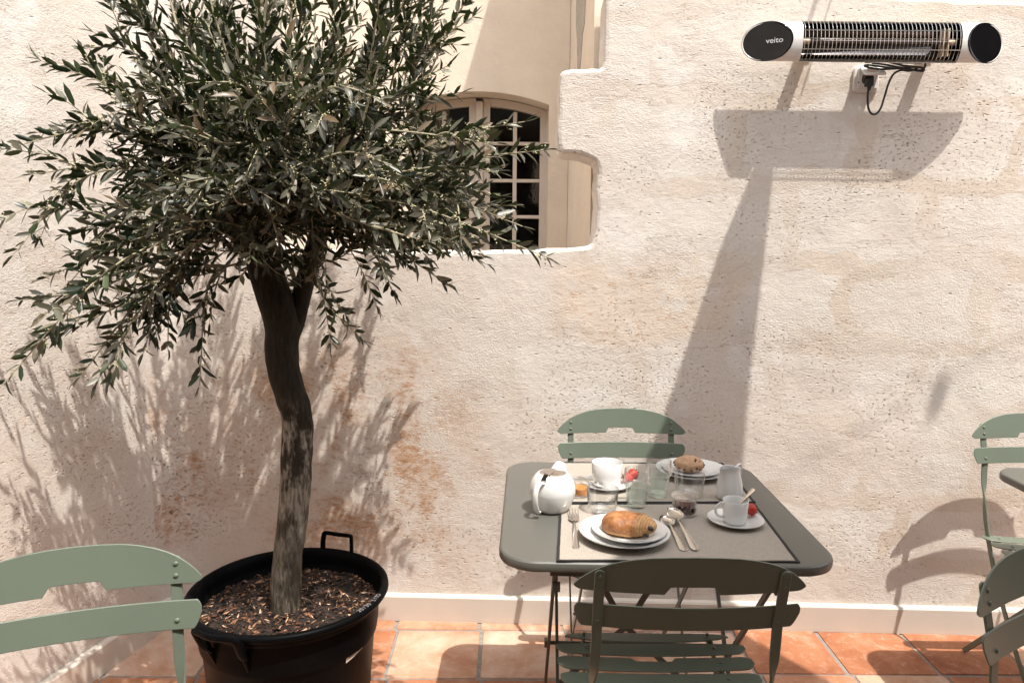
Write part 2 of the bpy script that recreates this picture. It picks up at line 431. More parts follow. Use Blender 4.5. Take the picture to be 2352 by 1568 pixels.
class MB:
    def __init__(s): s.v = []; s.f = []; s.t = []     # t: per face tone
    def add(s, vs, fs, tone=0.):
        b = len(s.v)
        s.v += [tuple(v) for v in vs]
        s.f += [tuple(b + i for i in f) for f in fs]
        s.t += [tone] * len(fs)
    def build(s, name, mt, parent=None, smooth=True, angle=40, tones=False, bevel=0, seg=2, fix=True):
        me = bpy.data.meshes.new(name)
        me.from_pydata(s.v, [], s.f)
        me.validate(clean_customdata=False)
        if fix:
            bm = bmesh.new(); bm.from_mesh(me)
            bmesh.ops.recalc_face_normals(bm, faces=bm.faces)
            bm.to_mesh(me); bm.free()
        if tones and len(me.polygons) == len(s.t):
            at = me.attributes.new('tone', 'FLOAT', 'FACE')
            at.data.foreach_set('value', s.t)
        me.materials.append(mt)
        if smooth:
            me.polygons.foreach_set('use_smooth', [True] * len(me.polygons))
            me.set_sharp_from_angle(angle=R(angle))
        o = bpy.data.objects.new(name, me); COL.objects.link(o)
        if parent is not None: o.parent = parent
        if bevel:
            b = o.modifiers.new('bevel', 'BEVEL'); b.width = bevel; b.segments = seg
            b.limit_method = 'ANGLE'; b.angle_limit = R(35)
            b.harden_normals = False
        return o
    # shapes
    def box(s, c, d, M_=None, tone=0.):
        x, y, z = d[0] / 2, d[1] / 2, d[2] / 2
        vs = [Vector((sx * x, sy * y, sz * z)) for sz in (-1, 1) for sy in (-1, 1) for sx in (-1, 1)]
        if M_ is not None: vs = [M_ @ v for v in vs]
        vs = [v + Vector(c) for v in vs]
        s.add(vs, [(0, 2, 3, 1), (4, 5, 7, 6), (0, 1, 5, 4), (2, 6, 7, 3), (0, 4, 6, 2), (1, 3, 7, 5)], tone)
        return s
    def tube(s, pts, rad, seg=10, closed=False, flat=None, caps=True, up=None):
        """sweep an ellipse (flat = ratio) along pts with parallel transport"""
        P = [Vector(p) for p in pts]; n = len(P)
        rr = rad if isinstance(rad, (list, tuple)) else [rad] * n
        T = []
        for i in range(n):
            a = P[(i - 1) % n] if (closed or i > 0) else P[i]
            b = P[(i + 1) % n] if (closed or i < n - 1) else P[i]
            T.append((b - a).normalized())
        u = Vector(up) if up is not None else (Vector((0, 0, 1)) if abs(T[0].z) < .9 else Vector((1, 0, 0)))
        u = (u - T[0] * u.dot(T[0])).normalized()
        vs = []
        for i in range(n):
            u = (u - T[i] * u.dot(T[i])).normalized()
            w_ = T[i].cross(u)
            for k in range(seg):
                a = 2 * PI * k / seg
                vs.append(P[i] + u * math.cos(a) * rr[i] * (flat or 1) + w_ * math.sin(a) * rr[i])
        fs = []
        for i in range(n if closed else n - 1):
            j = (i + 1) % n
            for k in range(seg):
                l = (k + 1) % seg
                fs.append((i * seg + k, i * seg + l, j * seg + l, j * seg + k))
        if not closed and caps:
            fs.append(tuple(range(seg - 1, -1, -1))); fs.append(tuple((n - 1) * seg + k for k in range(seg)))
        s.add(vs, fs); return s
    def lathe(s, prof, seg=32, c=(0, 0, 0), sx=1, sy=1, closed=False):
        vs = []; n = len(prof)
        for r_, z in prof:
            for k in range(seg):
                a = 2 * PI * k / seg
                vs.append((c[0] + math.cos(a) * r_ * sx, c[1] + math.sin(a) * r_ * sy, c[2] + z))
        fs = []
        for i in range(n if closed else n - 1):
            j = (i + 1) % n
            for k in range(seg):
                l = (k + 1) % seg
                fs.append((i * seg + k, i * seg + l, j * seg + l, j * seg + k))
        if not closed:
            if prof[0][0] > 1e-5: fs.append(tuple(range(seg - 1, -1, -1)))
            if prof[-1][0] > 1e-5: fs.append(tuple((n - 1) * seg + k for k in range(seg)))
        s.add(vs, fs); return s
    def prism(s, poly, fn, t0, t1):
        """poly of 2D points, fn(u,v,t) -> 3D"""
        n = len(poly)
        vs = [fn(u, v, t0) for u, v in poly] + [fn(u, v, t1) for u, v in poly]
        fs = [tuple(range(n - 1, -1, -1)), tuple(range(n, 2 * n))]
        for i in range(n):
            j = (i + 1) % n; fs.append((i, j, n + j, n + i))
        s.add(vs, fs); return s

def text_obj(name, body, size, mt, parent, matrix, extrude=.0003, align='CENTER'):
    cu = bpy.data.curves.new(name, 'FONT'); cu.body = body; cu.size = size; cu.extrude = extrude
    cu.align_x = align; cu.align_y = 'CENTER'
    tmp = bpy.data.objects.new('tmp', cu); COL.objects.link(tmp)
    bpy.context.view_layer.update()
    dg = bpy.context.evaluated_depsgraph_get()
    me = bpy.data.meshes.new_from_object(tmp.evaluated_get(dg))
    bpy.data.objects.remove(tmp); bpy.data.curves.remove(cu)
    me.name = name
    me.materials.clear(); me.materials.append(mt)
    me.transform(matrix)
    o = bpy.data.objects.new(name, me); COL.objects.link(o); o.parent = parent
    return o

def rrect(w, h, r, n=8, cx=0, cy=0):
    out = []
    for (sx, sy, a0) in ((1, 1, 0), (-1, 1, 90), (-1, -1, 180), (1, -1, 270)):
        for k in range(n + 1):
            a = R(a0 + 90 * k / n)
            out.append((cx + sx * (w / 2 - r) + math.cos(a) * r, cy + sy * (h / 2 - r) + math.sin(a) * r))
    return out

def smooth_path(pts, n=6):
    """Catmull-Rom through pts"""
    P = [Vector(p) for p in pts]; P = [P[0] * 2 - P[1]] + P + [P[-1] * 2 - P[-2]]
    out = []
    for i in range(1, len(P) - 2):
        a, b, c, d = P[i - 1:i + 3]
        for k in range(n):
            t = k / n
            out.append(.5 * ((2 * b) + (c - a) * t + (2 * a - 5 * b + 4 * c - d) * t * t + (3 * b - a - 3 * c + d) * t ** 3))
    out.append(P[-2]); return out

# ================================================================== setting
rnd = random.Random(7)
mb = MB(); mb.add([(-40, -40, -.03), (40, -40, -.03), (40, 40, -.03), (-40, 40, -.03)], [(0, 1, 2, 3)])
tag(mb.build('ground', M['gravel'], smooth=False), kind='structure')

# tiled terrace: real slabs set in grout
mb = MB(); mb.add([(-3.2, -2.2, -.004), (4.2, -2.2, -.004), (4.2, 2.64, -.004), (-3.2, 2.75, -.004)], [(0, 1, 2, 3)])
grout = mb
TS = .3055
mb = MB()
for i in range(-10, 14):
    sh = .0 if i < 3 else .042
    for j in range(-15, 3):
        x0 = -.102 + i * TS; y0 = 2.541 + (j - 1) * TS + sh + rnd.uniform(-.002, .002)
        x0 += -.012 * j
        gpx = .0055
        tz = rnd.uniform(-.0012, .0012)
        poly = []
        h = (TS - 2 * gpx) / 2; cx = x0 + TS / 2; cy = y0 + TS / 2
        poly = rrect(2 * h, 2 * h, .008, 3, cx + rnd.uniform(-.002, .002), cy)
        if max(p[1] for p in poly) > 2.60:
            continue_y = 2.68 if cx < -.2 else 2.62
            poly = [(a, min(b, continue_y)) for a, b in poly]
            if min(p[1] for p in poly) > continue_y - .02: continue
        n = len(poly); t = rnd.random()
        top = [(a + (cx - a) * .012, b + (cy - b) * .012, tz) for a, b in poly]
        out = [(a, b, tz - .003) for a, b in poly]; bot = [(a, b, -.02) for a, b in poly]
        vs = top + out + bot
        fs = [tuple(range(n))]
        for k in range(n):
            l = (k + 1) % n
            fs += [(k, n + k, n + l, l), (n + k, 2 * n + k, 2 * n + l, n + l)]
        mb.add(vs, fs, t)
terr = mb.build('terrace_floor', M['terracotta'], smooth=True, angle=25, tones=True, fix=False)
tag(terr, kind='structure')
tag(grout.build('floor_joints', M['grout'], smooth=False), kind='structure')

PS = .035
def wall_empty_loc(s, off=0., z=0.):
    """point on the main wall's face: s along it, off in front of it"""
    return Vector((s * math.cos(PS) - off * math.sin(PS), 2.61 - s * math.sin(PS) - off * math.cos(PS), z))

def chaikin(P, it=2, closed=True):
    for _ in range(it):
        Q = []
        for i in range(len(P)):
            a = P[i]; b = P[(i + 1) % len(P)]
            Q += [(a[0] * .75 + b[0] * .25, a[1] * .75 + b[1] * .25), (a[0] * .25 + b[0] * .75, a[1] * .25 + b[1] * .75)]
        P = Q
    return P
def resample(P, d):
    out = []
    for i in range(len(P)):
        a = P[i]; b = P[(i + 1) % len(P)]
        L = math.hypot(b[0] - a[0], b[1] - a[1]); n = max(1, int(L / d))
        for k in range(n): out.append((a[0] + (b[0] - a[0]) * k / n, a[1] + (b[1] - a[1]) * k / n))
    return out

key = [(-1.245, -.03), (4.6, -.03), (4.6, 2.06), (1.67, 2.194), (1.51, 2.203), (.33, 2.26), (.300, 2.255),
       (.303, 2.16), (.297, 2.08), (.303, 2.02), (.298, 1.990), (.255, 1.988), (.18, 1.984), (.152, 1.976), (.148, 1.945), (.149, 1.85),
       (.147, 1.77), (.150, 1.722), (.168, 1.706), (.215, 1.703), (.262, 1.692), (.284, 1.685), (.288, 1.66), (.285, 1.60), (.290, 1.55),
       (.286, 1.48), (.284, 1.42), (.274, 1.394), (.24, 1.387), (.10, 1.380), (-.12, 1.372), (-.5, 1.371), (-.80, 1.372), (-.85, 1.378), (-.86, 1.42),
       (-.86, 2.5), (-.86, 4.05), (-1.245, 4.05)]
P = resample(key, .05)
P = [p for p in P]
Pc = chaikin(P, 1)
Pc = resample(Pc, .02)
jit = []
for (a, b) in Pc:
    inb = -.9 < a < .4 and b > 1.3
    k = .0065 if inb else 0
    v = noise.noise_vector(Vector((a * 18, b * 18, 3)))
    jit.append((a + v.x * k, b + v.y * k))
Pc = jit; n = len(Pc)
nrm = []
for i in range(n):
    a = Pc[i - 3]; b = Pc[(i + 3) % n]
    dx, dz = b[0] - a[0], b[1] - a[1]; L = math.hypot(dx, dz) or 1
    nrm.append((-dz / L, dx / L))
def ring(off, y):
    out = []
    for (p, q) in zip(Pc, nrm):
        o = off * (1 + .5 * noise.noise(Vector((p[0] * 12, p[1] * 12, 0))))
        out.append((p[0] + q[0] * o, y, p[1] + q[1] * o))
    return out
rings = [ring(.015, 0), ring(.006, .003), ring(.0015, .009), ring(0, .019), ring(0, .195)]
mb = MB(); vs = sum(rings, []); fs = [tuple(range(n))]
for r_ in range(len(rings) - 1):
    for k in range(n):
        l = (k + 1) % n
        fs.append((r_ * n + l, r_ * n + k, (r_ + 1) * n + k, (r_ + 1) * n + l))
fs.append(tuple((len(rings) - 1) * n + k for k in range(n - 1, -1, -1)))
mb.add(vs, fs)
wallo = mb.build('stone_wall', M['stone'], angle=12)
wallo.location = (0, 2.61, 0); wallo.rotation_euler = (0, 0, -PS)
tag(wallo, 'pale pitted limestone wall with the stepped window opening and rusty block, behind the tables', 'wall')
mb = MB()
mb.prism([(0, 0), (.021, 0), (.021, .093), (.016, .099), (0, .101)], lambda u, v, t: (t, -u - .0005, v), -1.23, 4.6)
sk = mb.build('skirting_board', M['skirting'], wallo, angle=25)

# soft plaster fillet in the inner corner (wall's own frame)
lw_ = Vector((-.232, -.973, 0)).normalized(); rt = Matrix.Rotation(PS, 3, 'Z')
cw = Vector((-1.243, 2.655, 0)); T1 = cw + Vector((math.cos(PS), -math.sin(PS), 0)) * .13; T2 = cw + lw_ * .13
mb = MB(); vs = []
for k in range(11):
    t = k / 10; p = T1 * (1 - t) ** 2 + cw * 2 * t * (1 - t) + T2 * t * t
    q = rt @ (p - Vector((0, 2.61, 0))); q.y -= .0008 + .0006 * (k > 5)
    if k == 10: q.x -= .001
    vs += [(q.x, q.y, .07), (q.x, q.y, 4.0)]
mb.add(vs, [(2 * k, 2 * k + 1, 2 * k + 3, 2 * k + 2) for k in range(10)])
mb.build('corner_fillet', M['stone'], wallo, angle=60, fix=False)
# left wall
lw_dir = Vector((-.232, -.973, 0)).normalized()
mb = MB(); mb.prism([(-.28, -.03), (0, -.03), (0, 4.4), (-.28, 4.4)], lambda u, v, t: (t, u, v), -.25, 6)
lwall = mb.build('stone_wall', M['stone_left'], smooth=False)
lwall.location = (-1.243, 2.655, 0); lwall.rotation_euler = (0, 0, math.atan2(lw_dir.y, lw_dir.x))
tag(lwall, 'pale rough limestone side wall at the left, catching the olive tree shadows', 'wall')
mb = MB()
mb.prism([(0.0005, 0), (.021, 0), (.021, .093), (.016, .099), (0.0005, .101)], lambda u, v, t: (t, u, v), .022, 6)
mb.build('skirting_board', M['skirting'], lwall, angle=25)

# the house behind the garden wall: side wall of the recess, pale front
mb = MB(); mb.box((2.95, 5.5, 2.01), (5.32, 5.36, 4.08))
hs = mb.build('house_block', M['render'], smooth=False)
tag(hs, 'beige rendered house side right of the arched window, seen through the stone opening', 'house')
# bare patch on its side wall
mb = MB()
mb.prism([(3.17, 2.6), (3.66, 2.6), (3.64, 2.42), (3.56, 2.33), (3.52, 2.20), (3.42, 2.12), (3.33, 2.2), (3.28, 2.28), (3.20, 2.3), (3.16, 2.42)],
         lambda u, v, t: (t, u, v), .2875, .2905)
mb.build('bare_plaster_patch', M['grey_render'], hs, smooth=False)

# window wall with arch
WC, WH, WSP, WR = -.187, .372, 2.117, .066
arch = lambda x, d=0: WSP + WR * (1 - ((x - WC) / WH) ** 2) - d
mb = MB(); fn = lambda u, v, t: (u, t, v)
mb.prism([(-3, -.03), (WC - WH, -.03), (WC - WH, 5), (-3, 5)], fn, 4.0, 4.35)
mb.prism([(WC + WH, -.03), (.288, -.03), (.288, 5), (WC + WH, 5)], fn, 4.0, 4.35)
mb.prism([(WC - WH, -.03), (WC + WH, -.03), (WC + WH, 1.17), (WC - WH, 1.17)], fn, 4.0, 4.35)
N_ = 24
for k in range(N_):
    xa = WC - WH + 2 * WH * k / N_; xb = WC - WH + 2 * WH * (k + 1) / N_
    mb.prism([(xa, arch(xa)), (xb, arch(xb)), (xb, 5), (xa, 5)], fn, 4.0, 4.35)
bw = MB(); bw.v = mb.v; bw.f = mb.f; bw.t = mb.t
wnw = bw.build('rendered_wall', M['render'], smooth=False)
tag(wnw, 'smooth beige rendered wall with an arched window, set back behind the stone opening', 'wall')

win = empty('arched_window', (WC, 4.16, 1.17), label='arched casement window with small panes and beige frame, half hidden by olive leaves', cat='window')
def at_win(o): o.location = (-WC, -4.16, -1.17); return o
mb = MB()
for xa, xb in ((WC - WH, WC - WH + .006), (WC + WH - .006, WC + WH)):
    mb.prism([(xa, 1.17), (xb, 1.17), (xb, arch(xb) - .001), (xa, arch(xa) - .001)], fn, 4.135, 4.20)
at_win(mb.build('outer_frame', M['frame'], win, smooth=False))
def leaf(x0, x1, st_a, st_b):
    """casement leaf: stiles, arched top rail, muntins, panes"""
    m1 = MB()
    m1.prism([(x0, 1.17), (x0 + st_a, 1.17), (x0 + st_a, arch(x0 + st_a, .004)), (x0, arch(x0, .004))], fn, 4.165, 4.205)
    m1.prism([(x1 - st_b, 1.17), (x1, 1.17), (x1, arch(x1, .004)), (x1 - st_b, arch(x1 - st_b, .004))], fn, 4.165, 4.205)
    a, b = x0 + st_a, x1 - st_b
    for k in range(10):
        p = a + (b - a) * k / 10; q = a + (b - a) * (k + 1) / 10
        m1.prism([(p, arch(p, .045)), (q, arch(q, .045)), (q, arch(q, .004)), (p, arch(p, .004))], fn, 4.167, 4.203)
    fr = at_win(m1.build('casement_frame', M['frame'], win, smooth=False))
    m2 = MB(); mid = (a + b) / 2
    m2.box((mid, 4.186, (1.17 + 2.11) / 2), (.022, .026, 2.11 - 1.17))
    for z in (1.345, 1.545, 1.742, 1.942):
        m2.box((mid, 4.186, z), (b - a, .0225, .018))
    mo = m2.build('muntins', M['frame'], fr, smooth=False, bevel=.002, seg=1)
    m3 = MB(); m3.prism([(a, 1.17), (b, 1.17), (b, arch(b, .035)), (a, arch(a, .035))], fn, 4.188, 4.192)
    m3.build('window_pane', M['glass'], fr, smooth=False)
leaf(WC - WH + .006, WC - .021, .034, .035)
leaf(WC + .021, WC + WH - .006, .036, .034)
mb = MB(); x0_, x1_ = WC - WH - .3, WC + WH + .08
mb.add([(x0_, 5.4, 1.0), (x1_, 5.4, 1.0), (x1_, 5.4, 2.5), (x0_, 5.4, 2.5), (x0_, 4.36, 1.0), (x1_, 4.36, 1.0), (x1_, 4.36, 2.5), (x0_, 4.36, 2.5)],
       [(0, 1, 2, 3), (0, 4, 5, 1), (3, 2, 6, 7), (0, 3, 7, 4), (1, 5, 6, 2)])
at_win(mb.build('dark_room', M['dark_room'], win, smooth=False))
for xa, xb in ((WC - WH + .02, WC - WH + .20), (WC - .07, WC - .015)):
    mb = MB(); vs = []
    for k in range(41):
        x = xa + (xb - xa) * k / 40; y = 4.30 + .012 * math.sin(k * 1.35) + .006 * math.sin(k * .5)
        vs += [(x, y, 1.1), (x, y, 2.16)]
    mb.add(vs, [(2 * k, 2 * k + 2, 2 * k + 3, 2 * k + 1) for k in range(40)])
    at_win(mb.build('curtain', M['rope'], win, fix=False))
mb = MB(); mb.box((WC, 4.165, 1.66), (.040, .05, 1.0))
at_win(mb.build('centre_stile', M['frame'], win, smooth=False, bevel=.006))

# ================================================================== shade sail and its ropes (their shadows cross the wall and the tables)
def unshadow(fx, fy, z): return (fx + .85 / 2.85 * z, fy - z / 2.85, z)
sail = empty('shade_sail', unshadow(.3, 1.5, 2.72), label='taupe shade sail stretched overhead between the house and the courtyard', cat='shade sail')
outl = [(.352, 3.225), (.366, 3.196), (.456, 3.072), (.564, 2.91), (.625, 2.83), (.83, 2.56), (1.03, 2.25), (1.5, 1.53), (2.3, .2),
        (3.6, -1.9), (-2.6, -1.9), (-2.6, .72), (-.62, .92), (-.30, 1.24), (-.14, 1.53), (.03, 1.80), (.08, 2.1), (.16, 2.42), (.235, 2.62), (.267, 2.69), (.31, 2.86), (.305, 3.07), (.335, 3.196)]  # rear and left reach stretched beyond the wedge to keep the chairs shaded
mb = MB()
pts = [unshadow(a, b, 2.72 + .03 * math.sin(a * 3)) for a, b in outl]
nn = len(pts)
mb.add(pts + [(x, y, z + .004) for x, y, z in pts], [tuple(range(nn - 1, -1, -1)), tuple(range(nn, 2 * nn))] + [(i, (i + 1) % nn, nn + (i + 1) % nn, nn + i) for i in range(nn)])
o = mb.build('sail_cloth', M['sail'], None, smooth=False); o.parent = sail; o.matrix_parent_inverse = Matrix.Translation(sail.location).inverted()
mb = MB()
A0 = Vector(unshadow(.348, 3.222, 2.724)); A1 = Vector((1.31, 2.815, 3.42))
d = (A1 - A0)
mb.tube([A0, A0 + d * .30], .0075, 6)
mb.tube([A0 + d * .30, A0 + d * .36], .016, 8)
mb.tube([A0 + d * .36, A1], .0045, 6)
mb.tube([A0 + Vector((.05, .02, 0)), A0 + d * .3 + Vector((.045, 0, 0)), A0 + d * .5 + Vector((.03, 0, 0))], .003, 6)
mb.tube([A0 + d * .2 + Vector((.05, 0, 0)), A0 + d * .26 + Vector((.047, 0, 0))], .010, 8)
o = mb.build('corner_rope', M['rope'], None); o.parent = sail; o.matrix_parent_inverse = Matrix.Translation(sail.location).inverted()
opp = MB(); opp.box((.5, -2.95, 1.85), (9, .3, 3.8))  # added out of view to darken pane reflections and light on the chair backs
oh = opp.build('opposite_building', M['timber'], smooth=False)
tag(oh, 'low dark timber-clad building added across the courtyard, unseen behind the camera', 'building')
sb_ = MB(); sb_.box((5.6, -.3, 1.5), (.3, 5.2, 3.1))  # added out of view so the heater's right cap mirrors something dark
tag(sb_.build('side_building', M['timber'], smooth=False), 'dark timber-clad building added to close the courtyard on the right, unseen outside the picture', 'building')
# overhead festoon cable with one bulb, high up
def wall_up(s, z, h):          # point h metres up the sun's ray from a point on the wall
    p = wall_empty_loc(s, 0, z); return p - SUN * h
fe = empty('festoon_cable', wall_up(1.45, .9, 3.2), label='thin overhead cable with one small hanging lantern above the right-hand table', cat='cable')
mb = MB(); mb.tube([wall_up(-.3, -.35, 3.2), wall_up(1.13, .68, 3.2), wall_up(1.777, 1.10, 3.2), wall_up(4.5, 3.0, 3.2)], .0022, 6)
o = mb.build('cable', M['black_cord'], None); o.parent = fe; o.matrix_parent_inverse = Matrix.Translation(fe.location).inverted()
mb = MB(); c0 = wall_up(1.50, .925, 3.2)
mb.lathe([(.004, .03), (.012, .02), (.022, .0), (.026, -.03), (.022, -.055), (0, -.062)], 16, (c0.x, c0.y, c0.z - .02))
o = mb.build('lantern', M['sail'], None); o.parent = fe; o.matrix_parent_inverse = Matrix.Translation(fe.location).inverted()

# ================================================================== folding bistro chair
def lerp_tab(tab, t):
    for (a, b), (c, d) in zip(tab, tab[1:]):
        if t <= c: return b + (d - b) * (t - a) / (c - a) if c > a else d
    return tab[-1][1]
def slat_mesh(xs, top, bot, fn, th):
    """columns across x; fn(x, v, t) -> point"""
    m = MB(); vs = []
    for x in xs:
        b, t = bot(x), top(x)
        nv = 3
        for k in range(nv + 1):
            v = b + (t - b) * k / nv
            vs.append(fn(x, v, th / 2))
        for k in range(nv, -1, -1):
            v = b + (t - b) * k / nv
            vs.append(fn(x, v, -th / 2))
    c = 8; fs = []
    for i in range(len(xs) - 1):
        for k in range(c):
            l = (k + 1) % c
            fs.append((i * c + k, i * c + l, (i + 1) * c + l, (i + 1) * c + k))
    fs.append(tuple(range(c - 1, -1, -1))); fs.append(tuple((len(xs) - 1) * c + k for k in range(c)))
    m.add(vs, fs); return m
def flat_bar(m, pts, wd, th, ang):
    """bar of rectangular section; ang = turn of its broad side (0: across x)"""
    vs = []; P = [Vector(p) for p in pts]; n = len(P)
    for i in range(n):
        T = (P[min(i + 1, n - 1)] - P[max(i - 1, 0)]).normalized()
        a = ang[i]
        u = Vector((math.cos(a), math.sin(a), 0)); u = (u - T * u.dot(T)).normalized(); v = T.cross(u)
        ww = wd[i] if isinstance(wd, list) else wd
        for su, sv in ((1, 1), (-1, 1), (-1, -1), (1, -1)): vs.append(P[i] + u * su * ww / 2 + v * sv * th / 2)
    fs = [(3, 2, 1, 0), tuple((n - 1) * 4 + k for k in range(4))]
    for i in range(n - 1):
        for k in range(4):
            l = (k + 1) % 4; fs.append((i * 4 + k, i * 4 + l, (i + 1) * 4 + l, (i + 1) * 4 + k))
    m.add(vs, fs)
CW = .214
TOP = [(0, .080), (.2, .079), (.37, .0765), (.5, .072), (.62, .0655), (.72, .0575), (.79, .050), (.86, .040), (.91, .0315), (.95, .0235), (.98, .0165), (1, .0105)]
def xcols(W, extra=()):
    xs = [-W + 2 * W * k / 56 for k in range(57)] + [s * e for s in (-1, 1) for e in extra]
    return sorted(set(round(x, 5) for x in xs))
def back_fn(z0):
    def f(x, v, t):
        z = z0 + v
        return (x, .024 * (x / CW) ** 2 - .25 * (z - .69) + t, z)
    return f
def make_chair():
    ch = empty('bistro_chair')
    g_ = M['green']
    def top(x):
        return lerp_tab(TOP, abs(x) / CW)
    def bot(x):
        a = abs(x)
        if a < .037: return .0165
        if a < .040: return .0158
        if a < .050: return .0158 * (1 - (a - .040) / .010) * 1.0
        if a < .198: return 0
        return .0075 * ((a - .198) / (CW - .198)) ** 2
    slat_mesh(xcols(CW, (.037, .040, .043, .046, .050, .053, .198, .204, .208, .211)), top, bot, back_fn(.770), .0038).build('top_slat', g_, ch, bevel=.0012, angle=50)
    W2 = .2115
    def top2(x): a = abs(x); return .051 - (0 if a < .203 else .012 * ((a - .203) / (W2 - .203)) ** 2)
    def bot2(x):
        a = abs(x)
        return 0 if a < .196 else .030 * ((a - .196) / (W2 - .196)) ** 1.6
    slat_mesh(xcols(W2, (.196, .199, .202, .205, .208, .210)), top2, bot2, back_fn(.690), .0038).build('lower_slat', g_, ch, bevel=.0012, angle=50)
    for s in (-1, 1):
        x = .1685 * s
        yb = lambda z: .024 * (.1685 / CW) ** 2 - .25 * (z - .69) - .0055
        pts = [(x, yb(.808), .808), (x, yb(.78), .78), (x, yb(.69), .69), (x, .0115, .655), (x + .001 * s, .016, .63), (x + .002 * s, .020, .61), (x + .003 * s, .025, .59),
               (x + .004 * s, .031, .57), (x + .005 * s, .038, .55), (x + .006 * s, .050, .51), (x + .006 * s, .072, .45), (x + .006 * s, .105, .38), (x + .006 * s, .150, .30), (x + .006 * s, .255, .15), (x + .006 * s, .372, .0025)]
        an = [0, 0, 0, 0, .12, .45, .85, 1.25, 1.5, PI / 2, PI / 2, PI / 2, PI / 2, PI / 2, PI / 2]
        an = [a * s for a in an]
        m = MB(); flat_bar(m, pts, .0195, .0048, an)
        m.lathe([(.0097, 0), (.0097, .0048)], 16, (0, 0, 0))
        # round head of the post: turn the disc upright
        k0 = len(m.v) - 32
        for i in range(k0, len(m.v)):
            a, b, c = m.v[i]; m.v[i] = (x + a, yb(.808) + c - .0024 - .25 * b, .808 + b)
        m.build('post', g_, ch, bevel=.0009, seg=1, angle=50)
        m = MB(); flat_bar(m, [(.155 * s, .385, .454), (.155 * s, .25, .30), (.155 * s, .10, .14), (.155 * s, -.03, .0025)], .018, .0048, [PI / 2] * 4)
        m.build('leg', g_, ch, bevel=.0009, seg=1)
        m = MB(); flat_bar(m, [(.150 * s, .058, .4455), (.150 * s, .20, .4435), (.150 * s, .415, .4455)], .016, .005, [PI / 2 - .0] * 3)
        m.build('seat_rail', g_, ch, bevel=.0009, seg=1)
    def seat_fn(y0):
        def f(x, v, t): return (x, y0 + v, .464 - .011 * (1 - (x / .22) ** 2) + t - .10 * max(0, (y0 + v) - .36))
        return f
    slats = [(.378, .050, .198, 'lens'), (.315, .054, .221, ''), (.252, .054, .222, 'notch'), (.189, .054, .219, ''), (.126, .054, .213, ''), (.064, .052, .200, '')]
    for y0, dp, W, kd in slats:
        def tp(x, W=W, dp=dp, kd=kd):
            a = abs(x) / W
            if kd == 'lens': return dp * (.25 + .75 * math.sqrt(max(0, 1 - a ** 2.2)))
            v = dp - .022 * a ** 2 * (1 if kd == '' and W > .22 else .45)
            if a > .9: v -= .6 * (v - dp / 2) * ((a - .9) / .1) ** 2
            if kd == 'notch' and abs(x) < .052: v -= .0145 if abs(x) < .040 else .0145 * (.052 - abs(x)) / .012
            return v
        def bt(x, W=W, dp=dp, kd=kd):
            a = abs(x) / W
            v = -.004 * a ** 2
            if a > .9: v += .35 * dp * ((a - .9) / .1) ** 2
            if kd == 'lens': v = .25 * dp * a ** 6
            return v
        slat_mesh(xcols(W, (W * .93, W * .96, W * .98, .040, .052)), tp, bt, seat_fn(y0), .0035).build('seat_slat', g_, ch, bevel=.001, seg=1, angle=50)
    for y, z, hw, r_ in ((.19, .232, .166, .0042), (.315, .075, .172, .0045), (.03, .068, .155, .0045), (.066, .452, .178, .004)):
        m = MB(); m.tube([(-hw, y, z), (hw, y, z)], r_, 10); m.build('stretcher', g_, ch)
    for s in (-1, 1):
        for z in (.8055, .7845, .7065):
            y = .024 * (.1685 / CW) ** 2 - .25 * (z - .69)
            m = MB(); m.lathe([(0, -.0096), (.0018, -.0096), (.0022, -.0086), (.0042, -.0086), (.0042, -.0078), (.0030, -.0075), (.0030, .0010), (.0050, .0018), (.0048, .0030), (.0034, .0044), (0, .0050)], 14)
            m.v = [(.1685 * s + a, y + c, z + b - .25 * c * 0) for a, b, c in m.v]
            m.build('rivet', M['rivet'], ch)
        for y in (.402, .341, .278, .215, .152, .089):
            m = MB(); m.lathe([(0, -.006), (.003, -.006), (.003, 0), (.0045, 0), (.0042, .0012), (.0028, .0022), (0, .0026)], 12, (.150 * s, y, .4605)); m.build('rivet', M['rivet'], ch)
    return ch
CG = 'green folding bistro chairs'
spots = [((.331, 1.292), 0, 'green folding chair in front of the laid table, its shaded back to the camera'),
         ((.368, 2.415), 180, 'green folding chair against the wall behind the laid table'),
         ((-.776, 1.240), 199.5, 'sunlit green folding chair nearest the camera, left of the potted olive tree'),
         ((1.740, 2.392), 180, 'green folding chair against the wall at the right edge, behind the bare table'),
         ((.992, 1.285), 205, 'shaded green folding chair cut off at the bottom right corner')]
proto = make_chair()
for i, ((x, y), a, lb) in enumerate(spots):
    o = proto if i == 0 else copy_tree(proto)
    o.location = (x, y, 0); o.rotation_euler = (0, 0, R(a))
    tag(o, lb, 'chair', CG)

